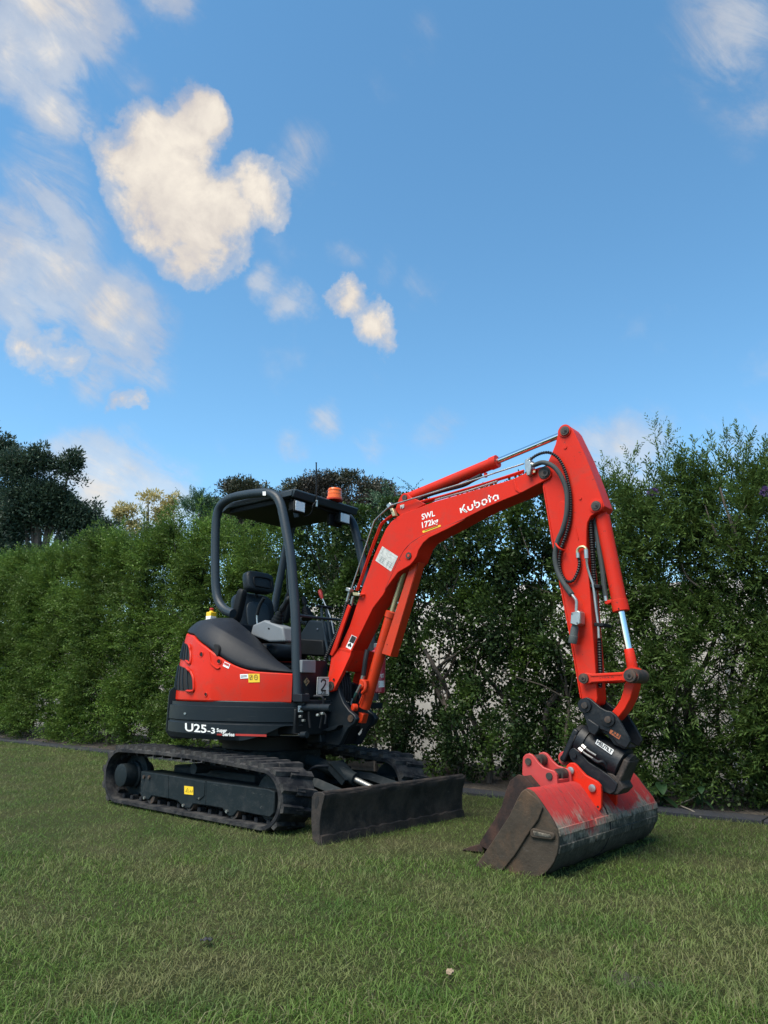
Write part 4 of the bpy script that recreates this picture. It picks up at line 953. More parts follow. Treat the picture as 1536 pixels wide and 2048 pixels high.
strokes('plate_digit', [[(0, 0), (.25, 1), (.5, 0)], [(.8, 0), (.8, 1), (1.1, .5), (.8, .3)]], .2, (643, 1388), (652, 1388.5), (0, -5), lambda x, y: UX(x, y, .872), M_ink, pl, z3)
bm = bm_box((.62, -.30, .745), (.86, -.02, .80)); obj('deck_beam', bm, M_dark, EX, bevel=.006)
decal('pictogram', [(596, 1411.5), (606.5, 1411.5), (606.5, 1424), (596, 1424)], lambda x, y: UX(x, y, .84), M_white, EX, z3)
strokes('pictogram_mark', [[(0, 0), (.4, .5), (.2, 1)], [(.4, .5), (.8, .9)], [(.4, .5), (.7, .1)]], .22, (598.5, 1421.5), (604, 1421.5), (0, -7), lambda x, y: UX(x, y, .843), M_ink, EX, z3)
# red side piece behind the boom foot
obj('bracket_red', PX([(630, 1349), (636, 1329), (641, 1327.5), (650, 1352), (640, 1353)], .70, -.05), M_red, EX, bevel=.003)
obj('swing_cylinder_rod', rod((563, 1470), (607, 1470), -.33, .014), M_chrome, EX)
obj('rod_eye', rod((603, 1470), (614, 1469.5), -.33, .022), M_dark, EX)
bm = bm_box((.45, -.34, .56), (.82, .36, .74)); obj('front_frame', bm, M_black, EX, bevel=.01)
for (pts, r) in ([[(628, 1392, -.30), (645, 1395, -.28), (646, 1420, -.26), (640, 1456, -.24)], .008], [[(622, 1408, -.28), (618, 1430, -.28), (620, 1455, -.27)], .009], [[(640, 1426, -.30), (651, 1430, -.3), (650, 1448, -.30)], .006]):
    obj('control_hose', tubepx(pts, r), M_hose, EX)
bm = rod((606, 1415), (662, 1416), -.28, .026); obj('cross_tube', bm, M_dark, EX)
for x, y in ((601, 1433), (607, 1441), (645, 1427), (636, 1430)): obj('valve_fitting', bm_box((-.010, -.010, -.008), (.010, .010, .008), None, None, U(x, y, -.32)), M_steel, EX, bevel=.002)

# ---------------------------------------------------------------- operator's seat and controls
def rbox(c, sx, sy, sz, rot=None, r=.02, bm=None):
    """rounded cushion: superellipsoid about c"""
    bm = bm or bmesh.new(); rows = []
    def sg(v, e): return math.copysign(abs(v)**e, v)
    for i in range(13):
        a = -math.pi/2+math.pi*i/12; row = []
        for k in range(24):
            b = 2*math.pi*k/24; p = Vector((sx*sg(math.cos(a), r)*sg(math.cos(b), r), sy*sg(math.cos(a), r)*sg(math.sin(b), r), sz*sg(math.sin(a), r)))
            row.append(c+(rot @ p if rot else p))
        rows.append(row)
    return bm_grid(rows, bm, True)
SY = .08
tilt = Matrix.Rotation(R(-12), 3, 'Y')
hc = U(517, 1166, SY)
st = thing('seat', '', '', X0); del st['label']; del st['category']; st.parent = EX; st.location = (0, 0, 0); ORG[st.name] = X0.copy()
obj('headrest', rbox(hc, .050, .150, .090, tilt, .42), M_seat, st, angle=60)
hp = hc+Vector((.050, 0, .0))
rg = [hp+tilt @ Vector((.004, y, z)) for y, z in [(-.085, -.04), (.085, -.04), (.095, -.01), (.09, .035), (0, .045), (-.09, .035), (-.095, -.01)]]
obj('headrest_pocket', bm_tube(smooth_path(rg+rg[:1], 4), .007, None, 8, False), M_black, st)
obj('headrest_post', bm_cyl(hc+Vector((-.02, 0, -.08)), hc+Vector((-.03, 0, -.20)), .012), M_black, st)
bc = U(510, 1232, SY); obj('backrest', rbox(bc+Vector((-.02, 0, 0)), .060, .215, .190, tilt, .45), M_seat, st, angle=60)
bl_ = bc+Vector((.045, 0, -.01)); obj('back_panel', rbox(bl_, .012, .13, .13, tilt, .6), M_grey if False else M_frame, st, angle=60)
obj('cushion', rbox(Vector((bc.x+.24, SY, 1.16)), .25, .225, .065, None, .45), M_seat, st, angle=60)
for px, py, Y in ((478, 1212, -.20), (575, 1215, .34)):
    c = U(px, py, Y); obj('side_bolster', rbox(c, .040, .035, .14, Matrix.Rotation(R(14), 3, 'Y'), .5), M_black, st, angle=60)
# right console with its joystick and lever
rc = obj('control_console', bm_prism([U(x, y, -.27) for x, y in [(505, 1250), (528, 1240), (565, 1254), (570, 1283), (538, 1284), (500, 1270)]], (0, .13, 0)), M_grey, EX, bevel=.014, seg=3)
def boot(c, ax, r0, r1, h, parent):
    n = 6; prof = []
    for i in range(n):
        f = i/n; r = r0+(r1-r0)*f; prof += [(h*f, r), (h*(f+.5/n), r*1.0), (h*(f+.55/n), r*.80), (h*(f+.98/n), r*.80)]
    return obj('rubber_boot', bm_lathe(c, ax, prof, None, 18), M_black, parent)
c = U(549, 1260, -.21); top = U(560, 1224, -.21); boot(c, top-c, .062, .028, (top-c).length, rc)
obj('joystick', tubepx([(560, 1226, -.21), (568, 1212, -.21), (576, 1200, -.21), (579, 1193, -.21)], [.010, .014, .020, .022, .024, .024, .022, .021, .020, .020, .022, .024, .024, .024, .022, .020, .018, .016, .012][:19]), M_black, rc)
obj('lever', tubepx([(516, 1262, -.24), (514, 1240, -.24), (514, 1228, -.24)], .007), M_steel, rc)
obj('lever_grip', tubepx([(514, 1230, -.24), (519, 1212, -.24), (528, 1196, -.24)], .013), M_black, rc)
# left console
lc = obj('control_console', bm_prism([U(x, y, .34) for x, y in [(600, 1268), (618, 1240), (648, 1242), (652, 1262), (646, 1300), (600, 1302)]], (0, .13, 0)), M_frame, EX, bevel=.012)
c = U(616, 1236, .42); top = U(610, 1215, .42); boot(c, top-c, .058, .028, (top-c).length, lc)
obj('joystick', tubepx([(611, 1217, .42), (609, 1204, .42), (607, 1194, .42)], [.014]*4+[.02]*9), M_black, lc)
obj('toggle', bm_cyl(U(634, 1259, .335), U(635, 1258, .33), .007), M_steel, lc)
obj('dash_tray', bm_prism([U(x, y, .10) for x, y in [(570, 1276), (645, 1280), (648, 1312), (570, 1308)]], (0, .30, 0)), M_black, EX, bevel=.01)
# travel levers and the red-knobbed blade lever in front
for k, (pts, g) in enumerate((([(660, 1322, .02), (652, 1285, .02), (644, 1235, .02), (643, 1213, .02)], None), ([(668, 1310, .10), (662, 1280, .10), (656, 1240, .10), (652, 1214, .10)], None))):
    o = obj('travel_lever', tubepx(pts, .010), M_frame, EX)
    obj('cross_grip', bm_cyl(U(pts[-1][0], pts[-1][1], pts[-1][2])+Vector((0, -.055, 0)), U(pts[-1][0], pts[-1][1], pts[-1][2])+Vector((0, .055, 0)), .010), M_black, o)
o = obj('blade_lever', tubepx([(668, 1268, .24), (661, 1235, .24), (645, 1197, .24)], .006), M_steel, EX)
obj('knob', bm_tube([U(645, 1198, .24), U(643, 1193, .24), U(640, 1183, .24), U(639, 1180, .24)], [.008, .016, .018, .010]), M_redp, o)
obj('front_rail', bm_tube([U(598, 1231, -.27), U(640, 1236, -.05), U(682, 1240, .20)], .011), M_frame, EX)

# ---------------------------------------------------------------- roll-over canopy
HY, HF = -.30, .55
cp = thing('canopy', '', '', X0); del cp['label']; del cp['category']; cp.parent = EX; cp.location = (0, 0, 0); ORG[cp.name] = X0.copy()
near = [(594, 1400), (593, 1320), (592, 1260), (590, 1215), (586, 1165), (582.5, 1124), (579, 1097), (574, 1070), (567, 1032), (561, 1008), (552, 993), (538, 986.5), (520, 986), (494, 989), (470, 993.5), (453, 1001), (440, 1013), (434, 1030), (431.5, 1054), (430.5, 1100), (431, 1160), (434, 1192), (441, 1210), (452, 1221), (466, 1227)]
Pn = smooth_path([U(x, y, HY) for x, y in near], 4)
obj('hoop', bm_tube(Pn, .036, None, 14), M_frame, cp)
Pf = [Vector((p.x, HF, p.z)) for p in Pn]
Pf2 = [p+Vector((0, 0, 0)) for p in Pf]
obj('hoop', bm_tube(Pf2, .036, None, 14), M_frame, cp)
obj('rear_brace', bm_tube([U(585, 1030, .50), U(573, 1090, .50), U(569, 1112, .50), U(553, 1192, .44), U(548, 1225, .42)], .034, None, 12), M_frame, cp)
obj('foot_bracket', PP([(586, 1388), (603, 1388), (604, 1404), (585, 1404)], -.34, -.26), M_dark, cp, bevel=.004)
# roof panel: flat top, downturned front fascia and sides
A = U(589, 977, -.24); zt = A.z; xf = A.x; xr = -.28
p2 = UZ(715, 1016, zt); yb = p2.y; ya = -.24
bm = bmesh.new()
prof = [(xr, zt-.075), (xr+.02, zt-.012), (xr+.10, zt+.004), (xf-.12, zt+.004), (xf, zt), (xf+.012, zt-.012), (xf-.012, zt-.062), (xf-.03, zt-.066), (xf-.05, zt-.040), (xr+.08, zt-.045)]
pts = [Vector((x, ya, z)) for x, z in prof]
obj('roof', bm_prism(pts, (0, yb-ya, 0)), M_frame, cp, bevel=.006)
bm = bm_prism([Vector((xf-.16, ya-.05, zt-.03)), Vector((xf-.02, ya-.01, zt-.008)), Vector((xf-.02, ya-.01, zt-.055)), Vector((xf-.18, ya-.055, zt-.075))], (0, .06, 0)); obj('roof_gusset', bm, M_frame, cp, bevel=.005)
bm = bm_box((xr+.06, ya+.03, zt-.085), (xf-.06, yb-.03, zt-.040)); obj('roof_lining', bm, M_black, cp, bevel=.008)
bm = bm_prism([Vector((xf-.16, y, zt-.05)) for y in (ya+.1,)]+[Vector((xf-.05, ya+.1, zt-.05)), Vector((xf-.05, ya+.1, zt-.20)), Vector((xf-.09, ya+.1, zt-.20))], (0, .012, 0)); obj('lamp_bracket', bm, M_dark, cp)
for k, (qx, qy, w, h) in enumerate([(600, 1013.5, 11.5, 12), (690, 1037, 11.5, 11)]):
    Y = ya+.05 if k == 0 else yb-.10
    c = UX(qx, qy, xf-.005); sc = (c-CPOS).dot(_fw)/FPX
    lx = sc*w*1.35; lz = sc*h*1.08
    body = bm_prism([c+Vector((0, -lx, -lz*.9)), c+Vector((0, lx, -lz*.9)), c+Vector((0, lx, lz)), c+Vector((0, -lx, lz))], (-.012, 0, 0))
    o = obj('work_light', body, M_black, cp, bevel=.006)
    obj('housing', bm_prism([c+Vector((-.012, -lx*.9, -lz*.75)), c+Vector((-.012, lx*.9, -lz*.75)), c+Vector((-.012, lx*.9, lz*.9)), c+Vector((-.012, -lx*.9, lz*.9))], (-.07, lx*.1, 0)), M_black, o, bevel=.012)
    obj('lens', bm_prism([c+Vector((.004, -lx*.84, -lz*.72)), c+Vector((.004, lx*.84, -lz*.72)), c+Vector((.004, lx*.84, lz*.80)), c+Vector((.004, -lx*.84, lz*.80))], (-.006, 0, 0)), M_lens, o, bevel=.003)
    if k == 1: obj('lamp_bracket', bm_box((c.x-.11, c.y-lx*1.6, c.z-lz*1.2), (c.x-.08, c.y+lx*.8, zt-.05)), M_black, cp, bevel=.004)
# amber beacon and aerial
b = UZ(669, 1000, zt+.004); sc = (b-CPOS).dot(_fw)/FPX
be = obj('beacon', bm_lathe(b, (0, 0, 1), [(0, 15.5*sc), (.025, 15.5*sc), (.027, 14*sc), (20*sc, 13.6*sc), (23*sc, 12.5*sc), (24.5*sc, 8*sc)], None, 28), M_amber, cp)
obj('base', bm_lathe(b-Vector((0, 0, .004)), (0, 0, 1), [(0, 16.2*sc), (.012, 16.2*sc)], None, 28), M_orange, be)
obj('reflector', bm_box((-.014, -.03, .05), (.014, .03, .075), None, None, b+Vector((0, 0, 0))), M_orange, be)
for z in (.045, .075): obj('rib_ring', bm_lathe(b+Vector((0, 0, z)), (0, 0, 1), [(0, 14.2*sc), (.004, 14.4*sc), (.008, 14.2*sc)], None, 28), M_amber, be)
a0 = UX(633, 1008, xf+.016); a1 = UX(632.5, 925, xf+.016)
ae = obj('aerial', bm_tube([a0, a0.lerp(a1, .3), a1.lerp(a0, .03), a1], [.0075, .006, .005, .0075], None, 8), M_black, cp)
obj('aerial_base', bm_cyl(a0+Vector((0, 0, -.022)), a0+Vector((0, 0, .03)), .011), M_steel, ae)
obj('aerial_spring', bm_cyl(a0+Vector((0, 0, .03)), a0+Vector((0, 0, .06)), .009), M_black, ae)
obj('aerial_cable', bm_tube(smooth_path([UX(633, 1003, xf+.02), UX(626, 1010, xf+.02), UX(623, 1024, xf+.0), UX(615, 1031, xf-.03), UX(606, 1032, xf-.06)], 5), .005, None, 7), M_hose, cp)
decal('sticker', [(525.5, 983), (532, 983), (532, 991), (526, 991)], PL(HY-.037), M_white, cp)
obj('cable_loop', bm_tube(smooth_path([U(x, y, -.1) for x, y in [(512, 988), (516, 977), (521, 972), (524, 977), (523, 988)]], 5), .004, None, 6), M_hose, cp)
mr = obj('mirror_stay', tubepx([(716, 1082, HF), (726, 1080, HF), (734, 1088, HF), (738, 1110, HF)], .008), M_black, cp)

# ---------------------------------------------------------------- fire extinguisher (hangs at the far front corner)
fe = thing('fire_extinguisher', 'red fire extinguisher with white label hanging behind the boom cylinder', 'fire extinguisher', U(752, 1388, .42))
e0_ = U(752, 1386, .42); e1_ = U(752, 1300, .42); sc = (e0_-CPOS).dot(_fw)/FPX; H = (e1_-e0_).length; r = 18*sc
M_exting = mat('extinguisher_red', (.36, .022, .045), .35, coat=.3, noise=.08)
obj('cylinder', bm_lathe(e0_, (0, 0, 1), [(0, r*.9), (.008, r), (H*.86, r), (H*.95, r*.75), (H, r*.35), (H+.02, r*.3)], None, 28), M_exting, fe)
obj('valve', bm_box((-.02, -.02, H+.01), (.03, .02, H+.05), None, None, e0_), M_steel, fe, bevel=.005)
obj('handle', bm_tube([e0_+Vector((-.02, 0, H+.05)), e0_+Vector((.05, 0, H+.075)), e0_+Vector((.09, 0, H+.05))], .008), M_black, fe)
def feh(px, py):
    d = ray(px, py); o = CPOS-e0_; a = d.x**2+d.y**2; b_ = o.x*d.x+o.y*d.y; c_ = o.x**2+o.y**2-(r+.002)**2; q = max(b_*b_-a*c_, 0)
    return CPOS+d*((-b_-math.sqrt(q))/a)
decal('label', [(737, 1323), (750, 1323), (750, 1345), (737, 1345)], feh, M_white, fe, z3, n=4)
decal('label', [(757, 1362), (768.5, 1361), (768.5, 1374), (757, 1375)], feh, M_white, fe, z3, n=4)
strokes('label_print', [[(0, .85), (1, .85)], [(0, .55), (.9, .55)], [(0, .25), (1, .25)]], .12, (758, 1374), (768, 1373), (0, -11), lambda x, y: feh(x, y)+Vector((.001, -.002, 0)), M_redp, fe, z3)
strokes('label_print', [[(0, .1), (0, .9), (.3, .9), (.3, .5), (0, .5)], [(.5, .1), (.5, .9)], [(.8, .1), (.8, .9)], [(.6, .9), (1, .9)]], .12, (757.5, 1357), (768, 1356), (0, -9), feh, M_white, fe, z3)

# ---------------------------------------------------------------- swing post
SP = obj('swing_bracket', PP([(652, 1386), (662, 1362), (676, 1370), (680, 1388), (687, 1406), (698, 1421), (709, 1430), (713, 1438), (708, 1448), (697, 1456), (688, 1471), (680, 1489), (675, 1492), (641, 1486), (640, 1464), (656, 1455), (650, 1425)], -.01, .03), M_dark, EX, bevel=.006)
obj('far_cheek', PP([(652, 1386), (662, 1362), (676, 1370), (680, 1388), (687, 1406), (698, 1421), (709, 1430), (713, 1438), (708, 1448), (697, 1456), (688, 1471), (680, 1489), (675, 1492), (641, 1486), (640, 1464), (656, 1455), (650, 1425)], .03, .07, None) if False else bm_prism([Vector((p.x, .20, p.z)) for p in [U(x, y, -.01) for x, y in [(652, 1386), (662, 1362), (676, 1370), (680, 1388), (687, 1406), (698, 1421), (709, 1430), (713, 1438), (708, 1448), (697, 1456), (688, 1471), (680, 1489), (675, 1492), (641, 1486)]]], (0, .04, 0)), M_dark, SP, bevel=.006)
obj('web', bm_prism([U(x, y, .03) for x, y in [(650, 1400), (668, 1412), (676, 1440), (690, 1452), (676, 1490), (641, 1486)]], (0, .17, 0)), M_black, SP, bevel=.006)
obj('pivot_boss', bm_lathe(U(626, 1487, .10), (0, 0, 1), [(0, .055), (.02, .062), (.10, .062), (.12, .05)], None, 28), M_dark, SP)
obj('pivot_lug', PP([(612, 1461), (640, 1463), (642, 1486), (612, 1484)], -.06, .22), M_dark, SP, bevel=.01)
for c_ in ((622, 1457), (631, 1458)): obj('bolt', bm_cyl(U(c_[0], c_[1]+3, -.02), U(c_[0], c_[1]-1, -.02), .008, None, 6), M_steel, SP)
obj('step_plate', PP([(640, 1462), (655, 1456), (677, 1450), (670, 1459), (655, 1463)], -.06, .0), M_dark, SP, bevel=.003)
bolts([(700.5, 1437)], -.012, .026, SP, 'pin', M_pin, .006)
decal('label', [(716, 1468), (725, 1457), (723, 1466), (719, 1471)], PL(.17), M_white, SP)
for k, dx in enumerate((0, 5, 10, 15)):
    obj('boom_hose', tubepx([(680+dx, 1345, .10+.02*k), (684+dx, 1362, .10+.02*k), (686+dx, 1382, .10+.02*k), (684+dx, 1402, .10+.02*k)], .012), M_hose, SP)
decal('rear_plate', [(687, 1397.5), (706, 1397), (704, 1410), (690, 1411)], PL(.17), M_dirtyw, SP)
strokes('plate_print', [[(0, .5), (.4, 1), (.8, .5)]], .3, (693, 1408), (701, 1408), (0, -6), PL(.168), M_ink, SP, z3)

# ---------------------------------------------------------------- boom
YN, YF = .03, .19
main = [(676, 1302), (699, 1252), (722, 1183), (735, 1147), (748, 1111), (757, 1090), (766, 1070), (772, 1057), (781, 1045), (792, 1035), (803, 1028.5), (816, 1023.5), (838, 1015), (871, 1002.5), (940, 983), (1024, 958.8), (1046, 948.5), (1066, 939), (1078, 934.5), (1088, 932.5), (1097, 936), (1102, 943), (1102, 951), (1097, 957.5), (1070, 971), (1040, 987), (1005, 1001), (974, 1014.4), (935, 1034), (898, 1055), (870, 1069), (850, 1081), (840, 1093), (835, 1106), (829, 1121), (820, 1130), (796, 1144), (780, 1165), (766, 1190), (746, 1216), (723, 1263), (699, 1312), (690, 1318)]
BM = obj('boom', PP(main, YN, YF), M_red, EX, bevel=.004, seg=2)
dbl = [(770, 1178.8), (796, 1144.5), (819.7, 1130.5), (827, 1122.5), (833, 1113), (837, 1100), (846, 1086), (858, 1075.5), (898, 1056.5), (930, 1038.5), (898, 1050), (862, 1064), (840, 1074), (820, 1087.5), (806, 1104), (795, 1125), (783, 1150)]
obj('reinforcing_plate', PP(dbl, YN-.012, YN+.002), M_red, BM, bevel=.004)
obj('edge_shadow_line', tubepx([(x, y, YN-.004) for x, y in [(770, 1180), (783, 1151), (795, 1126), (806, 1104.5), (820, 1088), (840, 1074.5), (862, 1064.5), (898, 1050.5), (930, 1037)]], .0042, n=4, seg=6), mat('edge_shadow_red', (.20, .012, .008), .6), BM)  # shadow along the reinforcing plate's upper edge, drawn as a dark red line
lug = [(663, 1313), (658.4, 1342.5), (652.5, 1370), (653.5, 1379), (660, 1384), (667.5, 1381), (671, 1372), (683.5, 1347), (693, 1327), (700, 1313), (703, 1302), (690, 1298), (678, 1295)]
def taper_lug(Y0, Y1, Yt0, Yt1):
    a, b_ = [], []
    for x, y in lug:
        f = min(1, max(0, (1352-y)/50.0)); f = f*f*(3-2*f)
        a.append(U(x, y, Y0*(1-f)+Yt0*f)); b_.append(f)
    bm = bmesh.new(); va = [bm.verts.new(p) for p in a]; vb = [bm.verts.new(p+Vector((0, (Y1-Y0)*(1-f)+(Yt1-Yt0)*f, 0))) for p, f in zip(a, b_)]
    bm.faces.new(va); bm.faces.new(vb[::-1]); n = len(va)
    for i in range(n): bm.faces.new((va[i], vb[i], vb[(i+1) % n], va[(i+1) % n]))
    return bm
obj('foot_lug', taper_lug(-.045, -.01, .024, .06), M_red, BM, bevel=.003)
fl = [U(x, y, -.045) for x, y in lug]
bm = bm_prism([Vector((p.x, .235, p.z)) for p in fl], (0, .035, 0)); obj('foot_lug', bm, M_red, BM, bevel=.003)
obj('foot_web', PP([(678, 1296), (703, 1300), (698, 1318), (684, 1342), (676, 1342), (668, 1330)], .02, .245), M_red, BM, bevel=.004)
obj('seam', PP([(683, 1294), (701, 1303), (700.5, 1304.5), (682.5, 1296)], YN-.005, YN+.003), M_red, BM, bevel=.001)
bolts([(660.5, 1372)], -.045, .034, BM, 'pivot_pin', M_pin, .008); bolts([(660.5, 1372)], -.053, .014, BM, 'grease_nipple', M_void, .002); bolts([(667, 1359)], -.040, .009, BM, 'hole', M_void, .003)
obj('pin_boss', bm_lathe(U(816.5, 1111, YN-.006), (0, -1, 0), [(0, .036), (.008, .034), (.009, .026)], None, 24), M_red, BM)
bolts([(816.5, 1111)], YN-.014, .025, BM, 'pin', M_pin, .006); bolts([(816.5, 1111)], YN-.020, .011, BM, 'grease_nipple', M_orange, .003)
obj('tip_boss', bm_lathe(U(1089, 945.3, YN), (0, -1, 0), [(0, .042), (.006, .040), (.007, .03)], None, 24), M_pin, BM)
bolts([(1089, 945.3)], YN-.007, .026, BM, 'pin', M_pin, .008); bolts([(1089, 945.3)], YN-.015, .011, BM, 'grease_nipple', M_void, .002)
obj('tip_step', PP([(1024, 958.5), (1030, 980), (1039, 986), (1043, 984), (1033, 975), (1028, 957.5)], YN-.006, YN+.002), M_red, BM, bevel=.002)
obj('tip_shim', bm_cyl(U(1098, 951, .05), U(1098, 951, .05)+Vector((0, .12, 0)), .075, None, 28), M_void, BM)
# rear ram lug on top of the boom
obj('ram_lug', PP([(790, 1020), (797, 1000), (803, 989), (809, 985.5), (815, 987), (821, 994), (836, 1000), (850, 1008), (820, 1024), (800, 1031)], .05, .075), M_red, BM, bevel=.003)
obj('ram_lug', PP([(790, 1020), (797, 1000), (803, 989), (809, 985.5), (815, 987), (821, 994), (836, 1000), (850, 1008), (820, 1024), (800, 1031)], .155, .18), M_red, BM, bevel=.003)
bolts([(808.5, 995)], .05, .022, BM, 'pin', M_pin, .008)
# pipework on the back and top of the boom
obj('boom_pipe', tubepx([(713, 1181, .07), (724, 1150, .07), (737, 1112, .07), (755, 1064, .07), (762, 1048, .07), (772, 1039, .07), (790, 1026, .07), (806, 1014.5, .07), (840, 1003.5, .07), (871, 995.5, .07), (940, 975.5, .07), (1000, 957, .07), (1048, 941, .07)], .0075), M_red, BM)
obj('boom_pipe', tubepx([(716, 1181, .15), (740, 1112, .15), (758, 1064, .15), (766, 1047, .15), (790, 1028, .15), (806, 1017.5, .15), (871, 999, .15), (1000, 959, .15), (1046, 945, .15)], .0075), M_red, BM)
obj('auxiliary_pipe', tubepx([(703, 1176, .02), (712, 1150, .02), (730, 1096, .02), (747, 1046, .02), (751, 1039.5, .02), (758, 1032, .02), (778, 1014, .02)], .0055, n=5), M_steel, BM)
obj('auxiliary_pipe', tubepx([(783, 1010.5, .02), (800, 1005, .02), (860, 987, .02), (950, 959, .02), (1000, 942.5, .02), (1048, 927, .02)], .0055), M_steel, BM)
obj('auxiliary_pipe', tubepx([(871, 1000, .05), (940, 980.5, .05), (995, 962.5, .05)], .007), M_steel, BM)
obj('pipe_clamp', bm_box((-.020, -.016, -.016), (.020, .016, .016), None, Matrix.Rotation(R(-30), 3, 'Y'), U(780, 1011.5, .02)), M_steel, BM, bevel=.004)
obj('clamp_bracket', PP([(779, 1016), (785, 1016), (791, 1031), (785, 1033)], .015, .05), M_brass, BM, bevel=.003)
bolts([(783.5, 1022)], .015, .006, BM, m=M_void, h=.002)
obj('white_tag', PP([(800, 1010.5), (808, 1008.5), (808, 1015), (804, 1017.5), (803, 1013), (801, 1018)], .045, .049), M_dirtyw, BM, smooth=False)
obj('pipe_clamp', bm_box((-.022, -.025, -.014), (.022, .02, .014), None, Matrix.Rotation(R(20), 3, 'Y'), U(700, 1180, .02)), M_steel, BM, bevel=.004)
obj('clamp_bracket', PP([(705, 1184), (719, 1186), (720, 1192), (706, 1191)], .0, .06), M_brass, BM, bevel=.003)
bolts([(717.5, 1189)], 0, .007, BM, m=M_steel, h=.006); obj('clamp_stud', bm_cyl(U(721, 1189.5, .0), U(729, 1189, .025), .010), M_red, BM)
obj('hose_fitting', rod((699, 1185), (694, 1203), .02, .011), M_steel, BM); obj('hose_fitting', rod((706, 1193), (702, 1211), .04, .012), M_steel, BM)
obj('spiral_hose', coil([(694, 1203, .02), (686, 1235, .02), (674, 1268, .02), (661, 1295, .01), (651, 1318, .0), (648, 1338, .0), (650, 1356, .02), (655, 1368, .06)], .0155), M_hose, BM)
obj('hose', tubepx([(702, 1210, .06), (690, 1245, .08), (676, 1280, .09), (667, 1304, .10)], .014), M_hose, BM)
obj('hose_guard', PP([(695.5, 1209), (700.5, 1214), (688, 1250), (672, 1298), (664, 1312), (659.5, 1309), (672, 1275)], -.004, .012), M_red, BM, bevel=.002)
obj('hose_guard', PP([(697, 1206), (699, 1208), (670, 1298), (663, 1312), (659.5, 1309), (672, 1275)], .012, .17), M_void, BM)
# lettering on the boom side
bh = PL(YN-.0015)
text('lettering', 'SWL', (844, 1039.5), (870, 1031.5), (-1.2, -11), bh, M_white, BM, z3, bold=.02)
text('lettering', '172kg', (844.5, 1055.8), (877, 1046), (-1.2, -11), bh, M_white, BM, z3, bold=.02)
decal('yellow_strip', [(844.5, 1062), (880.5, 1049.5), (882, 1052.5), (846, 1066)], bh, M_yellow, BM, z3)
strokes('strip_print', [[(0, .5), (1, .5)]], .35, (849, 1063.2), (876, 1053.4), (0, -3), PL(YN-.003), M_ink, BM, z3)
logo = [[(.06, .16), (.06, .74)], [(.52, .98), (.20, .52), (.52, .08)], [(.33, .50), (.62, .02)],
        [(.80, .62), (.80, .30), (.90, .12), (1.08, .10), (1.24, .22)], [(1.24, .66), (1.24, .22)],
        [(1.52, .98), (1.52, .36)], [(1.52, .50), (1.68, .66), (1.86, .62), (1.96, .44), (1.90, .22), (1.72, .10), (1.54, .16)],
        [(2.22, .56), (2.36, .68), (2.58, .66), (2.70, .46), (2.62, .20)], [(2.54, .12), (2.34, .12), (2.22, .30), (2.24, .46)],
        [(3.00, .98), (3.00, .12)], [(2.86, .66), (3.22, .66)],
        [(3.82, .64), (3.82, .10)], [(3.74, .60), (3.56, .68), (3.38, .54), (3.36, .30)], [(3.44, .14), (3.64, .10)]]
strokes('lettering', logo, .15, (922, 1029), (997, 1000.5), (-3.5, -17), bh, M_white, BM, z3)
decal('specification_plate', [(764.5, 1092.3), (796, 1113), (782, 1143), (750.6, 1121)], bh, M_dirtyw, BM, z3)
M_tint = mat('grey_print', (.20, .22, .21), .7)
strokes('plate_print', [[(.1, .55), (.1, .95), (.45, .95)], [(.55, .85), (.95, .85), (.95, .5)], [(.3, .75), (.5, .6), (.7, .7)], [(.08, .40), (.45, .40)], [(.08, .30), (.45, .30)], [(.08, .20), (.45, .20)], [(.08, .10), (.45, .10)], [(.2, .08), (.2, .42)], [(.34, .08), (.34, .42)], [(.55, .42), (.95, .42)], [(.55, .30), (.95, .30)], [(.55, .18), (.95, .18)], [(.62, .1), (.62, .44)], [(.8, .1), (.8, .44)]], .016, (752, 1121), (782, 1142), (14, -29), PL(YN-.003), M_tint, BM, z3)
decal('caution_decal', [(703.5, 1269.5), (713.5, 1274.5), (701.5, 1299.5), (691.5, 1294)], bh, M_white, BM, z3)
decal('caution_panel', [(704, 1270.7), (712.5, 1275), (706.5, 1287), (698, 1283)], PL(YN-.003), M_ink, BM, z3)
strokes('caution_mark', [[(0, .3), (.5, 1), (1, .3)], [(.2, 0), (.5, .6), (.9, .1)]], .32, (694.5, 1292), (700.5, 1295), (3.5, -7), PL(YN-.003), M_ink, BM, z3)

# boom ram under the boom
RY = .11
c0, c1 = U(722, 1440, RY), U(816.5, 1111, RY); ax = (c1-c0).normalized(); LL = (c1-c0).length
br = obj('boom_ram', bm_lathe(c0, ax, [(.085, .030), (.09, .041), (LL*.62, .041), (LL*.622, .046), (LL*.655, .046), (LL*.66, .030)], None, 28), M_orange, EX)
obj('ram_rod', bm_cyl(c0+ax*LL*.64, c0+ax*(LL-.03), .020), M_brass, br)
obj('ram_eye', PP([(717, 1424), (727, 1428), (724, 1440), (722, 1447), (716, 1446), (717, 1436)], .08, .14), M_orange, br, bevel=.004)
obj('rod_eye', bm_cyl(c1+Vector((0, -.045, 0)), c1+Vector((0, .045, 0)), .036), M_orange, br)
gd = [(819, 1137), (826, 1128), (838, 1124), (782, 1313), (763, 1307)]
gb = bm_prism([U(x, y, .065) for x, y in gd], (0, .008, 0)); front_e = [U(838, 1124, .065), U(782, 1313, .065)]
bm_prism([front_e[0], front_e[1], front_e[1]+Vector((-.010, 0, .0)), front_e[0]+Vector((-.010, 0, 0))], (0, .075, 0), gb)
obj('rod_guard', gb, M_orange, br, bevel=.002)
bolts([(774, 1289)], .065, .004, br, m=M_void, h=.001)
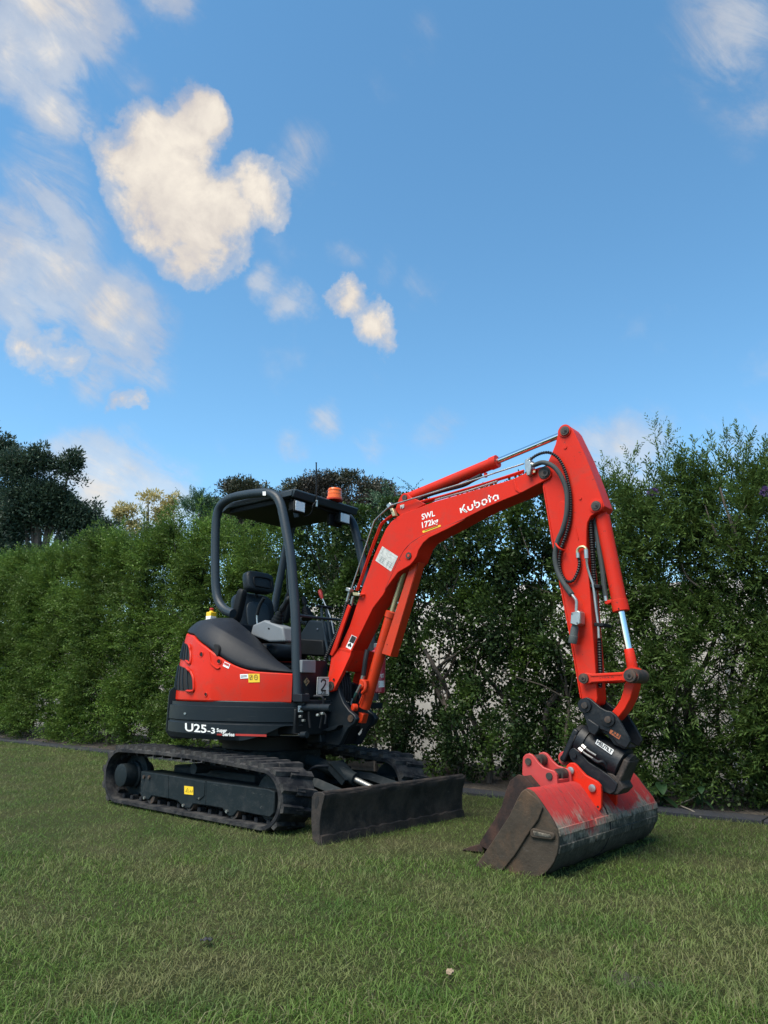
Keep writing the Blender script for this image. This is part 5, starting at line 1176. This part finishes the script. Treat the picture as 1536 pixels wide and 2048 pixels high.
# fittings low on the boom ram
obj('hose_sleeve', tubepx([(735, 1300, .06), (731, 1320, .05), (729, 1336, .05), (727, 1351, .05)], .018), M_hose, br)
obj('hose_fitting', rod((727, 1350), (724.5, 1358), .05, .015), M_steel, br)
obj('port_block', PP([(719, 1358), (731, 1360), (730, 1372), (722, 1378), (716, 1372)], .03, .09), M_orange, br, bevel=.008)
obj('elbow', tubepx([(728, 1362, .03), (731, 1370, .03), (730, 1380, .03), (725, 1386, .04)], .013), M_orange, br)
obj('hose_fitting', rod((722, 1369), (714, 1385), .03, .011), M_steel, br)
obj('hose', tubepx([(714, 1385, .03), (710, 1394, .04), (709, 1402, .08)], .012), mat('green_hose', (.012, .05, .045), .5), br)
obj('feed_pipe', tubepx([(727, 1384, .05), (724, 1394, .05), (719, 1407, .05)], .006), M_orange, br)
obj('port_cap', bm_lathe(U(713, 1415, .06), (-.4, -1, 0), [(0, .026), (.03, .026), (.034, .020)], None, 16), M_orange, br)

# dipper ram on top of the boom
AY = .115
d0, d1 = U(806, 1001, AY), U(1131, 866, AY); ax = (d1-d0).normalized(); LL = (d1-d0).length
P1 = U(996, 926, AY); lb = (P1-d0).dot(ax)
ar = obj('dipper_ram', bm_lathe(d0, ax, [(.05, .030), (.06, .040), (lb-.055, .040), (lb-.053, .045), (lb, .045), (lb+.002, .03)], None, 28), M_red, EX)
obj('ram_rod', bm_cyl(d0+ax*(lb-.01), d1, .0195), M_chrome, ar)
obj('rod_eye', bm_cyl(d1+Vector((0, -.035, 0)), d1+Vector((0, .035, 0)), .036), M_red, ar)
obj('ram_port', bm_cyl(P1-ax*.10-Vector((0, .0, .035)), P1-ax*.10-Vector((0, 0, .065)), .012), M_red, ar)
obj('ram_hose', tubepx([(963, 951, .08), (945, 960, .08), (925, 970, .09), (880, 982, .10), (850, 992, .10), (838, 1000, .10)], .017), M_hose, ar)
bolts([(990, 921.5)], AY-.046, .006, ar, m=M_void, h=.001)

# ---------------------------------------------------------------- dipper arm
DN, DF = .045, .175
arm = [(1131, 849.5), (1123, 852), (1117, 860), (1115.5, 868), (1111, 888), (1104, 905), (1096, 923), (1088, 950), (1085, 973), (1091, 1010), (1101, 1070), (1108, 1105), (1118, 1165), (1131, 1235), (1138, 1268), (1150, 1338), (1160, 1396), (1166, 1408), (1180, 1414), (1192, 1408), (1194.6, 1397), (1190, 1329), (1184, 1250), (1179.6, 1180), (1176, 1142), (1173, 1120), (1172.5, 1080), (1173, 1058), (1175, 1044), (1182, 1031.7), (1194, 1025), (1204, 1021), (1209, 1012), (1204, 998), (1190, 960), (1172, 914), (1146.5, 861), (1140, 853)]
AR = obj('dipper_arm', PP(arm, DN, DF), M_red, EX, bevel=.004)
obj('edge_flange', PP([(1085, 973), (1087.5, 973), (1104, 1070), (1121, 1165), (1141, 1268), (1163, 1396), (1160, 1396), (1138, 1268), (1118, 1165), (1101, 1070)], DN-.006, DN+.002), M_red, AR, bevel=.002)
obj('ridge_plate', PP([(1117, 1008), (1120, 1003), (1125, 1002), (1130, 1005), (1131, 1040), (1130, 1090), (1126, 1090), (1121, 1050)], DN-.004, DN+.002), M_red, AR, bevel=.002)
obj('ridge_plate', PP([(1150, 1050), (1157, 1078), (1156, 1080), (1148.5, 1052)], DN-.004, DN+.002), M_red, AR, bevel=.001)
for x, y, r_ in ((1130, 862, .042), (1192.5, 1012, .042)):
    obj('pin_boss', bm_lathe(U(x, y, DN), (0, -1, 0), [(0, r_), (.008, r_*.98), (.009, r_*.76)], None, 28), M_red, AR)
    obj('pin', bm_lathe(U(x, y, DN-.008), (0, -1, 0), [(0, r_*.72), (.010, r_*.70), (.011, r_*.44), (.014, r_*.42)], None, 24), M_pin, AR); bolts([(x, y)], DN-.021, r_*.18, AR, 'grease_nipple', M_void, .002)
bolts([(1130, 894)], DN, .012, AR, 'plug', M_red, .005); bolts([(1160, 996)], DN, .010, AR, 'plug', M_red, .005)
# service hoses over the arm
obj('service_hose', tubepx([(1069, 930, .005), (1087, 925, -.01), (1108, 934, -.01), (1124, 956, 0), (1133.5, 986, .01), (1133, 1027, .015), (1125, 1059, .02), (1114, 1086, .02), (1110, 1117, .02), (1116.5, 1146, .02), (1129, 1169, .01), (1143, 1188, .0)], .0150, n=6, seg=12), M_hoseg, AR)
obj('hose_ferrule', rod((1131, 1172), (1144, 1190), .006, .018), M_hoseg, AR)
obj('elbow_pipe', tubepx([(1143, 1188, .0), (1150, 1197, .0), (1153, 1204, .0), (1152.5, 1222, .0)], .009), M_steel, AR)
obj('coupling_block', PP([(1142, 1225), (1155, 1221), (1160, 1224), (1160, 1247), (1153, 1251), (1140, 1247)], -.035, .035), M_steel, AR, bevel=.004)
bolts([(1143.5, 1228), (1154, 1246)], -.035, .004, AR, m=M_void, h=.002)
obj('quick_coupler', bm_lathe(U(1150.5, 1249, .0), U(1145, 1287, .0)-U(1150.5, 1249, .0), [(0, .018), (.02, .021), (.022, .023), (.065, .023), (.067, .026), (.105, .026), (.112, .022)], None, 20), mat('coupler_sleeve', (.075, .085, .083), .6, noise=.3), AR)
obj('block_strap', tubepx([(1159, 1221, .02), (1164, 1223, .03), (1167, 1229, .042)], .005), M_redp, AR)
obj('spiral_hose', coil([(1062, 918, .0), (1072, 911, -.005), (1085, 906, -.005), (1100, 905.6, .0), (1116, 916, .01), (1128, 936, .02), (1136.5, 965, .025), (1141, 996, .028), (1140, 1038, .028), (1131, 1073, .028), (1121.5, 1100, .028), (1118.5, 1127, .028), (1123, 1148, .028), (1133, 1162, .028), (1146, 1161, .028), (1156, 1142, .028), (1159, 1125, .028), (1156, 1112, .028)], .0105), M_hose, AR)
obj('hose_elbow', tubepx([(1156, 1114, .025), (1154.5, 1102, .025), (1159, 1095, .025), (1167, 1093.5, .025), (1172, 1098, .025), (1173, 1108, .025)], .0085), M_brass, AR)
obj('hose_fitting', rod((1156.5, 1116), (1155.5, 1106), .025, .012), M_steel, AR); obj('hose_fitting', rod((1172, 1099), (1173, 1117), .025, .013), M_steel, AR)
obj('service_pipe', tubepx([(1173, 1117, .03), (1175, 1135, .04), (1180, 1152, .05), (1186, 1170, .055), (1191, 1210, .06), (1196, 1250, .06), (1197.5, 1276, .06)], .0075), M_steel, AR)
for k in range(4):
    Y = .075+.022*k
    obj('service_pipe', tubepx([(1184+1.5*k, 1120, Y), (1187+k, 1170, Y), (1196.5, 1250, Y), (1199, 1290, Y)], .007), M_steel, AR)
    obj('spiral_hose', coil([(1198.5, 1276+8*(k % 2), Y), (1199.5, 1310, Y), (1201, 1346, Y), (1200, 1375, Y)], .013), M_hose, AR)
    if k < 2: obj('spiral_hose', coil([(1180+k*2, 1030, Y), (1184+k*2, 1090, Y), (1187, 1140, Y), (1189, 1166, Y)], .014), M_hose, AR)
obj('hose', tubepx([(1188, 1030, .11), (1197, 1090, .10), (1205, 1140, .10), (1208.5, 1175, .10), (1211.5, 1192, .10)], .015), M_hoseg, AR)
obj('hose_fitting', rod((1210.5, 1188), (1212.5, 1202), .10, .013), M_steel, AR)
for y in (1171, 1248):
    x = 1186+(y-1171)*.10; obj('pipe_clamp', PP([(x-6, y-3), (x+13, y-2), (x+13, y+5), (x-6, y+4)], .05, .17), M_black, AR, bevel=.003)
obj('hose_retainer', tubepx([(1111, 1081, .035), (1113, 1090, .0), (1121, 1098, -.005), (1129, 1101, .03)], .006), M_red, AR)
obj('tip_clamp', PP([(1049, 919), (1056, 916), (1061, 921), (1062, 934), (1060, 950), (1054, 952), (1049, 935)], -.01, .05), M_steel, BM, bevel=.005)
obj('tip_bracket', PP([(1053, 946), (1066, 938), (1072, 938), (1071, 946), (1058, 952)], .012, .028), M_red, BM, bevel=.002); bolts([(1055, 948), (1068, 943)], .010, .008, BM, m=M_brass, h=.008)
obj('hose_fitting', rod((1062, 917), (1056, 921), .0, .012), M_steel, BM); obj('hose_fitting', rod((1056, 928), (1069, 930), .005, .014), M_steel, BM)

# bucket ram
BY = .11
b0, b1 = U(1200.5, 1012, BY), U(1268, 1350, BY); ax = (b1-b0).normalized(); LL = (b1-b0).length
P1 = U(1243.5, 1222, BY); lb = (P1-b0).dot(ax)
bk = obj('bucket_ram', bm_lathe(b0, ax, [(.03, .030), (.06, .032), (.065, .043), (lb-.065, .043), (lb-.063, .047), (lb, .048), (lb+.002, .03)], None, 32), M_red, EX)
obj('ram_rod', bm_cyl(b0+ax*(lb-.01), b0+ax*(LL*.86), .020), M_chrome, bk)
obj('rod_end', bm_lathe(b0, ax, [(LL*.855, .024), (LL*.86, .027), (LL*.95, .030), (LL*.97, .026)], None, 20), M_red, bk)
obj('rod_eye', bm_cyl(b1+Vector((0, -.035, 0)), b1+Vector((0, .035, 0)), .046), M_red, bk)
obj('ram_port', PP([(1209, 1202), (1224, 1198), (1226, 1204), (1214, 1209), (1209, 1208)], .09, .13), M_red, bk, bevel=.004)
bolts([(1237, 1217)], BY-.049, .004, bk, m=M_void, h=.002)
# tipping links
lk = [(1160, 1352), (1165, 1347), (1172, 1345.5), (1182, 1347.5), (1245, 1344), (1258, 1340), (1268, 1343), (1273, 1351), (1269, 1360), (1260, 1364), (1246, 1362), (1182, 1366), (1174, 1368.5), (1165, 1366), (1160, 1359)]
for Y0 in (.012, .182):
    L = [U(x, y, .012) for x, y in lk]; l = obj('tipping_link', bm_prism([Vector((p.x, Y0, p.z)) for p in L], (0, .026, 0)), M_red, EX, bevel=.004)
    rc_ = [U(x, y, .012) for x, y in [(1181, 1351), (1244, 1347.8), (1244, 1349.2), (1182, 1352.4)]]
    obj('rib', bm_prism([Vector((p.x, Y0-.004, p.z)) for p in rc_], (0, .006, 0)), M_red, l)
    rc_ = [U(x, y, .012) for x, y in [(1182, 1362), (1244, 1358.8), (1244, 1360.2), (1182, 1363.4)]]
    obj('rib', bm_prism([Vector((p.x, Y0-.004, p.z)) for p in rc_], (0, .006, 0)), M_red, l)
    for (x, y, r_) in ((1168, 1357, .030), (1260.5, 1351.5, .036)):
        p = U(x, y, .012); obj('pin', bm_lathe(Vector((p.x, Y0+.002, p.z)), (0, -1, 0), [(0, r_), (.014, r_*.95), (.015, r_*.6), (.020, r_*.55)], None, 22), M_pin, l); obj('grease_nipple', bm_lathe(Vector((p.x, Y0-.018, p.z)), (0, -1, 0), [(0, r_*.25), (.003, r_*.2)], None, 10), M_void, l)
    if Y0 < .1:
        strokes('cast_mark', [[(0, 0), (.2, 0)], [(.4, .2), (.55, .2)], [(.7, 0), (.9, .3), (1.1, 0)], [(1.3, .2), (1.6, .2)], [(1.9, 0), (2.1, .4), (2.3, 0)]], .14, (1199, 1356), (1227, 1354.5), (0, -5), PL(.010), M_pin, l, z3)
p = U(1265, 1351.5, .04); obj('link_pin', bm_cyl(Vector((p.x, .03, p.z)), Vector((p.x, .19, p.z)), .040), M_pin, EX)
curv = [(1248, 1368), (1246, 1382), (1240.5, 1399), (1233, 1412), (1223, 1424), (1216, 1432), (1222, 1442), (1231, 1441), (1238, 1433.5), (1250, 1418), (1260.5, 1398), (1267, 1376), (1269, 1362), (1260, 1356)]
obj('bucket_link', PP(curv, .055, .165), M_red, EX, bevel=.005)

# ---------------------------------------------------------------- tilting hitch
TI = obj('tilt_hitch', PP([(1159.5, 1409), (1160, 1402), (1165, 1396.5), (1173, 1394.5), (1181, 1398), (1200.5, 1415), (1212, 1421), (1222, 1423), (1231, 1430), (1238, 1440), (1247, 1456), (1258.5, 1477), (1260, 1484), (1253, 1496), (1246, 1494), (1233, 1486.5), (1219, 1466.6), (1208, 1461), (1195, 1457.5), (1184, 1452), (1171, 1441), (1166, 1428)], .012, .034), M_hitch, EX, bevel=.004)
near_p = [U(x, y, .012) for x, y in [(1159.5, 1409), (1160, 1402), (1165, 1396.5), (1173, 1394.5), (1181, 1398), (1200.5, 1415), (1222, 1423), (1231, 1430), (1247, 1456), (1258.5, 1477), (1260, 1484), (1253, 1496), (1233, 1486.5), (1219, 1466.6), (1195, 1457.5), (1171, 1441), (1166, 1428)]]
obj('far_cheek', bm_prism([Vector((p.x, .186, p.z)) for p in near_p], (0, .022, 0)), M_hitch, TI, bevel=.004)
obj('cross_plate', PP([(1195, 1452), (1219, 1464), (1233, 1484), (1253, 1495), (1250, 1499), (1228, 1489), (1214, 1470), (1192, 1458)], .034, .186), M_hitch, TI, bevel=.003)
for x, y, r_ in ((1170, 1411, .030), (1216.5, 1439, .030)):
    obj('pin_boss', bm_lathe(U(x, y, .012), (0, -1, 0), [(0, r_*1.35), (.012, r_*1.3), (.013, r_)], None, 26), M_hitch, TI)
    obj('pin', bm_lathe(U(x, y, .000), (0, -1, 0), [(0, r_*.62), (.012, r_*.60), (.013, r_*.3)], None, 8 if x < 1200 else 22), M_pin, TI)
    p = U(x, y, .03); obj('pin_shaft', bm_cyl(Vector((p.x, .03, p.z)), Vector((p.x, .2, p.z)), .022), M_pin, TI)
# rotary actuator: a drum lying along the hitch
q0, q1 = U(1163, 1478, .11), U(1249, 1530, .11); ax = (q1-q0).normalized(); LL = (q1-q0).length
obj('actuator_drum', bm_lathe(q0, ax, [(0, .088), (.004, .096), (.05, .096), (.052, .086), (LL-.055, .086), (LL-.053, .096), (LL-.004, .096), (LL, .088)], None, 40), M_hitch, TI)
for s_, a_, b_ in ((0, -.035, -.004), (1, .004, .035)):
    e = q0 if s_ == 0 else q1
    obj('end_cap', bm_lathe(e+ax*a_, ax, [(0, .060), (.004, .075), (b_-a_-.004, .078), (b_-a_, .070)], None, 32), M_worn, TI)
nrm = ax.cross(Vector((0, 1, 0))).normalized(); nrm = nrm if nrm.z > 0 else -nrm
for e, s_ in ((q0-ax*.022, -1), (q1+ax*.022, 1)):
    w = .018; P = [e+Vector((0, -.075, 0))+nrm*.05, e+Vector((0, .075, 0))+nrm*.05, e+Vector((0, .085, 0))-nrm*.15, e+Vector((0, -.085, 0))-nrm*.15]
    obj('end_arm', bm_prism([p-ax*w for p in P], ax*2*w), M_worn if s_ > 0 else M_hitch, TI, bevel=.010)
obj('saddle', bm_prism([U(x, y, .0) for x, y in [(1171, 1443), (1176, 1437), (1198, 1452), (1197, 1461), (1189, 1472), (1176, 1464)]], (0, .2, 0)), M_hitch, TI, bevel=.006)
# lower adapter that clamps the bucket
base = [(1137, 1506), (1141, 1498), (1148, 1495.5), (1158, 1503), (1177, 1524), (1200, 1538), (1219, 1552), (1235, 1568), (1230, 1583), (1220, 1589), (1208, 1584), (1190, 1571), (1166, 1548), (1150, 1530), (1140, 1517)]
obj('adapter_plate', PP(base, .022, .046), M_hitch, TI, bevel=.004)
bp = [U(x, y, .022) for x, y in base]; obj('adapter_plate', bm_prism([Vector((p.x, .176, p.z)) for p in bp], (0, .024, 0)), M_hitch, TI, bevel=.004)
obj('adapter_body', PP([(1143, 1500), (1158, 1506), (1177, 1527), (1219, 1556), (1233, 1568), (1226, 1582), (1206, 1572), (1178, 1550), (1150, 1520)], .046, .176), M_hitch, TI, bevel=.006)
obj('foot_block', PP([(1212, 1545), (1226, 1548), (1240, 1562), (1248, 1577), (1236, 1590), (1222, 1589), (1230, 1570)], .03, .17), M_worn, TI, bevel=.006)
M_tube = mat('scuffed_tube', (.16, .16, .155), .4, metal=.2, noise=.3, nscale=40)
for k, (a_, b_) in enumerate((((1160, 1499), (1186, 1517)), ((1166, 1493), (1192, 1511)))):
    obj('hydraulic_tube', bm_tube([U(*a_, .012), U((a_[0]+b_[0])/2, (a_[1]+b_[1])/2+1, .008), U(*b_, .012)], .006), M_tube, TI)
    obj('tube_fitting', rod((a_[0]-2, a_[1]-2), (a_[0]+5, a_[1]+4), .011, .013, seg=6), M_steel, TI)
obj('actuator_hose', tubepx([(1186, 1518, .01), (1196, 1524, .0), (1206, 1524, .01), (1214, 1536, .03)], .009), M_hose, TI)
obj('lock_screw', pinY(1147.5, 1511, .010, .022, .014), M_hitch, TI)
hq = [(1194.5, 1478.5), (1228, 1500), (1223, 1509.5), (1190.5, 1487)]
decal('maker_decal', hq, PL(.020), M_white, TI, z3, n=4)
text('lettering', 'HELITILT', (1193, 1486.3), (1222, 1506.5), (3.2, -6.3), PL(.0185), M_ink, TI, z3, bold=.03)
decal('id_plate', [(1221, 1458.5), (1242, 1470.5), (1238, 1479), (1218.5, 1466)], PL(.0115), mat('copper_plate', (.34, .09, .03), .5, noise=.3), TI, z3)
text('lettering', 'A2.3', (1222.5, 1466.3), (1237.5, 1475.5), (3, -7), PL(.010), M_ink, TI, z3, bold=.03)

# ---------------------------------------------------------------- mud bucket on the hitch
def bucket_paint(name, top, mid):
    """red paint scraped to pale dusty steel lower down, dark wet dirt at the heel (wear with a shape of its own)"""
    m = bpy.data.materials.new(name); m.use_nodes = True; t = m.node_tree; p = t.nodes['Principled BSDF']; g = NG(t)
    po = g.n('ShaderNodeTexCoord').outputs['Object']; sep = g.n('ShaderNodeSeparateXYZ', i_0=po)
    stretch = g.n('ShaderNodeMapping', i_Vector=po); stretch.inputs['Scale'].default_value = (5, 34, 5); stretch.inputs['Rotation'].default_value = (.35, 0, 0)
    streak = g.noise(stretch.outputs[0], 1.8, 8, .72, .6); blot = g.noise(po, 4.5, 8, .66, .3); fine = g.noise(po, 38, 7, .72)
    lvl = g.m('ADD', sep.outputs[2], g.m('MULTIPLY', g.m('SUBTRACT', blot, .5), .42)); lvl = g.m('ADD', lvl, g.m('MULTIPLY', g.m('SUBTRACT', streak, .5), .22)); lvl = g.m('ADD', lvl, g.m('MULTIPLY', g.m('SUBTRACT', fine, .5), .06))
    red = g.mix(g.ramp(fine, [(.35, 0.), (.7, .7)]), (.44, .030, .028), (.26, .050, .046))
    dirt = g.mix(g.ramp(fine, [(.3, 0.), (.7, 1.)]), (.018, .021, .018), (.085, .080, .068))
    pale = g.mix(g.ramp(fine, [(.3, 0.), (.68, 1.)]), (.13, .105, .082), (.34, .285, .225))
    c = g.mix(g.ramp(lvl, [(top-.05, 1.), (top+.01, .0)]), red, pale)
    c = g.mix(g.ramp(lvl, [(mid-.04, 1.), (mid+.02, 0.)]), c, dirt)
    scr = g.ramp(streak, [(.57, 0.), (.62, .85)]); c = g.mix(g.m('MULTIPLY', scr, .75), c, (.045, .036, .034))
    scr2 = g.ramp(streak, [(.34, .7), (.39, .0)]); c = g.mix(scr2, c, (.22, .18, .145))
    g.link(c, p.inputs['Base Color']); p.inputs['Roughness'].default_value = .7; p.inputs['Specular IOR Level'].default_value = .15
    b = g.n('ShaderNodeBump'); b.inputs['Strength'].default_value = .35; b.inputs['Distance'].default_value = .006; g.link(g.noise(po, 60, 7, .7), b.inputs['Height']); g.link(b.outputs[0], p.inputs['Normal'])
    return m
M_bpaint = bucket_paint('worn_bucket_paint', .255, .185)
M_bside = mat('muddy_bucket_side', (.046, .036, .027), .8, spec=.2, noise=.5, nscale=12, dirt=(.115, .066, .038), dirt_amt=.5, dscale=4.5, scr=((.12, .115, .10), .7), sdir=(8, 8, 30), bump=.45, bscale=45)
M_binside = mat('bucket_inside', (.050, .036, .028), .85, noise=.4, nscale=10, dirt=(.11, .07, .045), dirt_amt=.5)
NY, FY = -.56, .80
side = [(943.5, 1741), (972, 1744.5), (1001, 1747.5), (1035, 1753), (1066, 1756), (1080, 1753), (1092, 1745), (1101, 1735), (1108, 1724), (1114, 1708), (1117, 1692), (1117, 1674), (1113.5, 1658), (1107, 1644), (1098, 1629), (1087, 1613), (1077, 1598), (1066, 1584), (1058, 1579), (1050, 1577.5), (1042, 1584), (1034.5, 1597), (1027, 1613), (1018, 1632), (1004, 1653), (986, 1681), (966, 1710)]
MB = obj('mud_bucket', PP(side, NY, NY+.016), M_bside, EX, bevel=.003)
sp = [U(x, y, NY) for x, y in side]
obj('side_plate', bm_prism([Vector((p.x, FY-.016, p.z)) for p in sp], (0, .016, 0)), M_bside, MB, bevel=.003)
wrap = sp[0:20]; cen = sum((p for p in sp), Vector())/len(sp)
ins = [p+(Vector((cen.x, p.y, cen.z))-p).normalized()*.016 for p in wrap]
ny = 44; rows = []
for j in range(ny+1):
    y = NY+.012+(FY-NY-.024)*j/ny-NY
    rows.append([p+Vector((.0025*math.sin(j*.9+i), y, .0025*math.sin(j*.7+i*1.7))) for i, p in enumerate(wrap)]+[p+Vector((0, y, 0)) for p in ins[::-1]])
obj('bucket_shell', bm_grid(rows, None, True), M_bpaint, MB, angle=40)
# cutting edge, side cutters and wear strips
ce = [sp[0]+Vector((-.004, 0, .004)), sp[1]+Vector((0, 0, .012)), sp[2]+Vector((0, 0, .018)), sp[2]+Vector((0, 0, -.003)), sp[1]+Vector((0, 0, -.003)), sp[0]+Vector((-.006, 0, -.004))]
obj('cutting_edge', bm_prism([p+Vector((0, -.006, 0)) for p in ce], (0, FY-NY+.012, 0)), M_worn, MB, bevel=.003)
sc_ = [(943.5, 1740), (1001, 1746), (1030, 1710), (1056, 1668), (1076, 1640), (1085, 1616), (1076, 1600), (1064, 1590), (1050, 1578.5), (1042, 1585), (1034.5, 1597.5), (1027, 1613), (1018, 1632), (1004, 1653), (986, 1681), (966, 1710)]
obj('side_cutter', PP(sc_, NY-.012, NY+.001), M_bside, MB, bevel=.004)
obj('side_lug', PP([(1060, 1660), (1065, 1656), (1106, 1666), (1109, 1671), (1107, 1679), (1101, 1681), (1064, 1676), (1059, 1671)], NY-.014, NY+.001), M_bside, MB, bevel=.008)
obj('lug_recess', PP([(1066, 1661.5), (1100, 1669.5), (1102, 1675), (1096, 1676), (1067, 1671)], NY-.016, NY-.012), M_bpaint, MB, bevel=.003)
for i0 in (9, 11):                                  # wear strips wrapped along the heel
    a = [sp[i0], sp[i0+1]]; o_ = [(p-Vector((cen.x, p.y, cen.z))).normalized()*.008 for p in a]
    for y0, y1 in ((.01, .42), (.44, .92), (.94, 1.35)):
        obj('wear_strip', bm_prism([a[0]+o_[0]*1.0, a[1]+o_[1]*1.0, a[1]-o_[1]*.5, a[0]-o_[0]*.5], (0, 0, 0) if False else (0, y1-y0, 0)) if False else bm_prism([a[0]+o_[0]+Vector((0, y0, 0)), a[1]+o_[1]+Vector((0, y0, 0)), a[1]-o_[1]*.5+Vector((0, y0, 0)), a[0]-o_[0]*.5+Vector((0, y0, 0))], (0, y1-y0, 0)), M_bpaint, MB, bevel=.003)
# mounting ears
ear = [(1131, 1537), (1134, 1530), (1140, 1525.5), (1147, 1526), (1153, 1530.5), (1162, 1541), (1171, 1550.5), (1183, 1557), (1194, 1563), (1201, 1571), (1202.5, 1585), (1202.5, 1615), (1199, 1622), (1193, 1621), (1170, 1604), (1145, 1584), (1131, 1570)]
EY0, EY1 = -.004, .206
e_ = obj('mounting_ear', PP(ear, EY0-.022, EY0), M_red, MB, bevel=.003)
ep = [U(x, y, EY0) for x, y in ear]; obj('mounting_ear', bm_prism([Vector((p.x, EY1, p.z)) for p in ep], (0, .022, 0)), M_red, MB, bevel=.003)
fl_ = [U(x, y, EY0-.022) for x, y in [(1136, 1573), (1150, 1585), (1172, 1602), (1194, 1619)]]
rows = [[p for p in fl_], [p+Vector((-.01, -.045, -.055)) for p in fl_], [p+Vector((-.012, -.035, -.075)) for p in fl_], [p+Vector((0, .01, -.03)) for p in fl_]]
obj('ear_gusset', bm_grid(rows), M_red, MB)
for x, y in ((1142.5, 1541), (1185.5, 1576)):
    p = U(x, y, EY0-.022); obj('pin', bm_lathe(p+Vector((0, .002, 0)), (0, -1, 0), [(0, .020), (.014, .020), (.016, .012)], None, 16), M_steel, MB); obj('pin_shaft', bm_cyl(p, p+Vector((0, .26, 0)), .018), M_pin, MB)
bolts([(1195.5, 1613.5)], EY0-.022, .006, MB, 'hole', M_void, .002)
obj('weld_line', bm_tube([sp[i]+Vector((.0, .62+.004*math.sin(i*2), 0))+(sp[i]-Vector((cen.x, sp[i].y, cen.z))).normalized()*.001 for i in range(5, 15)], .004, None, 6), M_void, MB)

# ---------------------------------------------------------------- second, narrower bucket standing in the mouth of the mud bucket
tb = thing('trench_bucket', 'narrow red trench bucket with rusty sides standing behind the mud bucket', 'bucket', (2.35, -.15, 0))
TN, TF = -.30, .12
M_tside = mat('rusty_bucket_side', (.026, .019, .018), .85, spec=.2, noise=.4, nscale=12, dirt=(.105, .050, .034), dirt_amt=.5, dscale=5, bump=.4, bscale=50)
ts = [(1036, 1549), (1048, 1552), (1060, 1566), (1071, 1579), (1078, 1620), (1080, 1690), (1060, 1706), (1010, 1706), (975, 1700), (961, 1692), (958, 1687), (972, 1664), (985, 1645), (1003, 1612), (1012, 1580), (1020, 1561)]
tp = [U(x, y, TN) for x, y in ts]; zmin = min(p.z for p in tp)
tp = [Vector((p.x, p.y, p.z-min(0, zmin)+.0)) if zmin < 0 else p for p in tp]
obj('side_plate', bm_prism(tp, (0, .014, 0)), M_tside, tb, bevel=.003)
obj('side_plate', bm_prism([p+Vector((0, TF-TN-.014, 0)) for p in tp], (0, .014, 0)), M_tside, tb, bevel=.003)
w_ = tp[1:10]; cn = sum(tp, Vector())/len(tp); wi = [p+(Vector((cn.x, p.y, cn.z))-p).normalized()*.014 for p in w_]
obj('bucket_shell', bm_grid([[p+Vector((0, y, 0)) for p in w_+wi[::-1]] for y in (.012, TF-TN-.012)], None, True), M_tside, tb)
t0 = U(962, 1694, TN); 
for k in range(3):
    y = k*(TF-TN-.06)/2
    a = U(963, 1688, TN); b_ = U(966, 1705, TN); c_ = U(922, 1703, TN); d_ = U(940, 1693, TN)
    obj('tooth', bm_prism([a+Vector((0, y, 0)), d_+Vector((0, y, 0)), c_+Vector((0, y, max(0, .004-c_.z))), b_+Vector((0, y, max(0, .004-b_.z)))], (0, .06, 0)), M_tside, tb, bevel=.004)
te = [(1045, 1524), (1046, 1514), (1051, 1508.5), (1057, 1507), (1063, 1509), (1068, 1514), (1076, 1525), (1086, 1534.5), (1098, 1539), (1108, 1542), (1113, 1549), (1115, 1568), (1113, 1578), (1090, 1590), (1071, 1580), (1050, 1556), (1044, 1549)]
TE0 = -.22
q = [U(x, y, TE0) for x, y in te]
M_red2 = mat('faded_red_paint', (.44, .042, .038), .5, noise=.12, nscale=9, dirt=(.30, .05, .045), dirt_amt=.35, dscale=10)
obj('mounting_ear', bm_prism(q, (0, .020, 0)), M_red2, tb, bevel=.003)
obj('mounting_ear', bm_prism([p+Vector((0, .17, .0)) for p in q], (0, .020, 0)), M_red2, tb, bevel=.003)
obj('ear_base', PP([(1046, 1553), (1060, 1568), (1085, 1590), (1112, 1575), (1112, 1560), (1080, 1556)], TE0+.01, TE0+.18), M_red2, tb, bevel=.004)
for x, y in ((1057, 1523), (1099, 1552)):
    p = U(x, y, TE0); obj('pin', bm_cyl(p+Vector((0, -.008, 0)), p+Vector((0, .20, 0)), .0185), M_pin, tb)
    obj('pin_bush', bm_cyl(p+Vector((0, .10, 0)), p+Vector((0, .17, 0)), .032), M_pin, tb)
p = U(1129, 1517, .10); obj('pin_boss', bm_lathe(p, (0, -1, 0), [(-.02, .040), (.0, .040), (.004, .036)], None, 22), M_red2, tb); obj('pin', bm_cyl(p+Vector((0, -.02, 0)), p, .020), M_pin, tb)
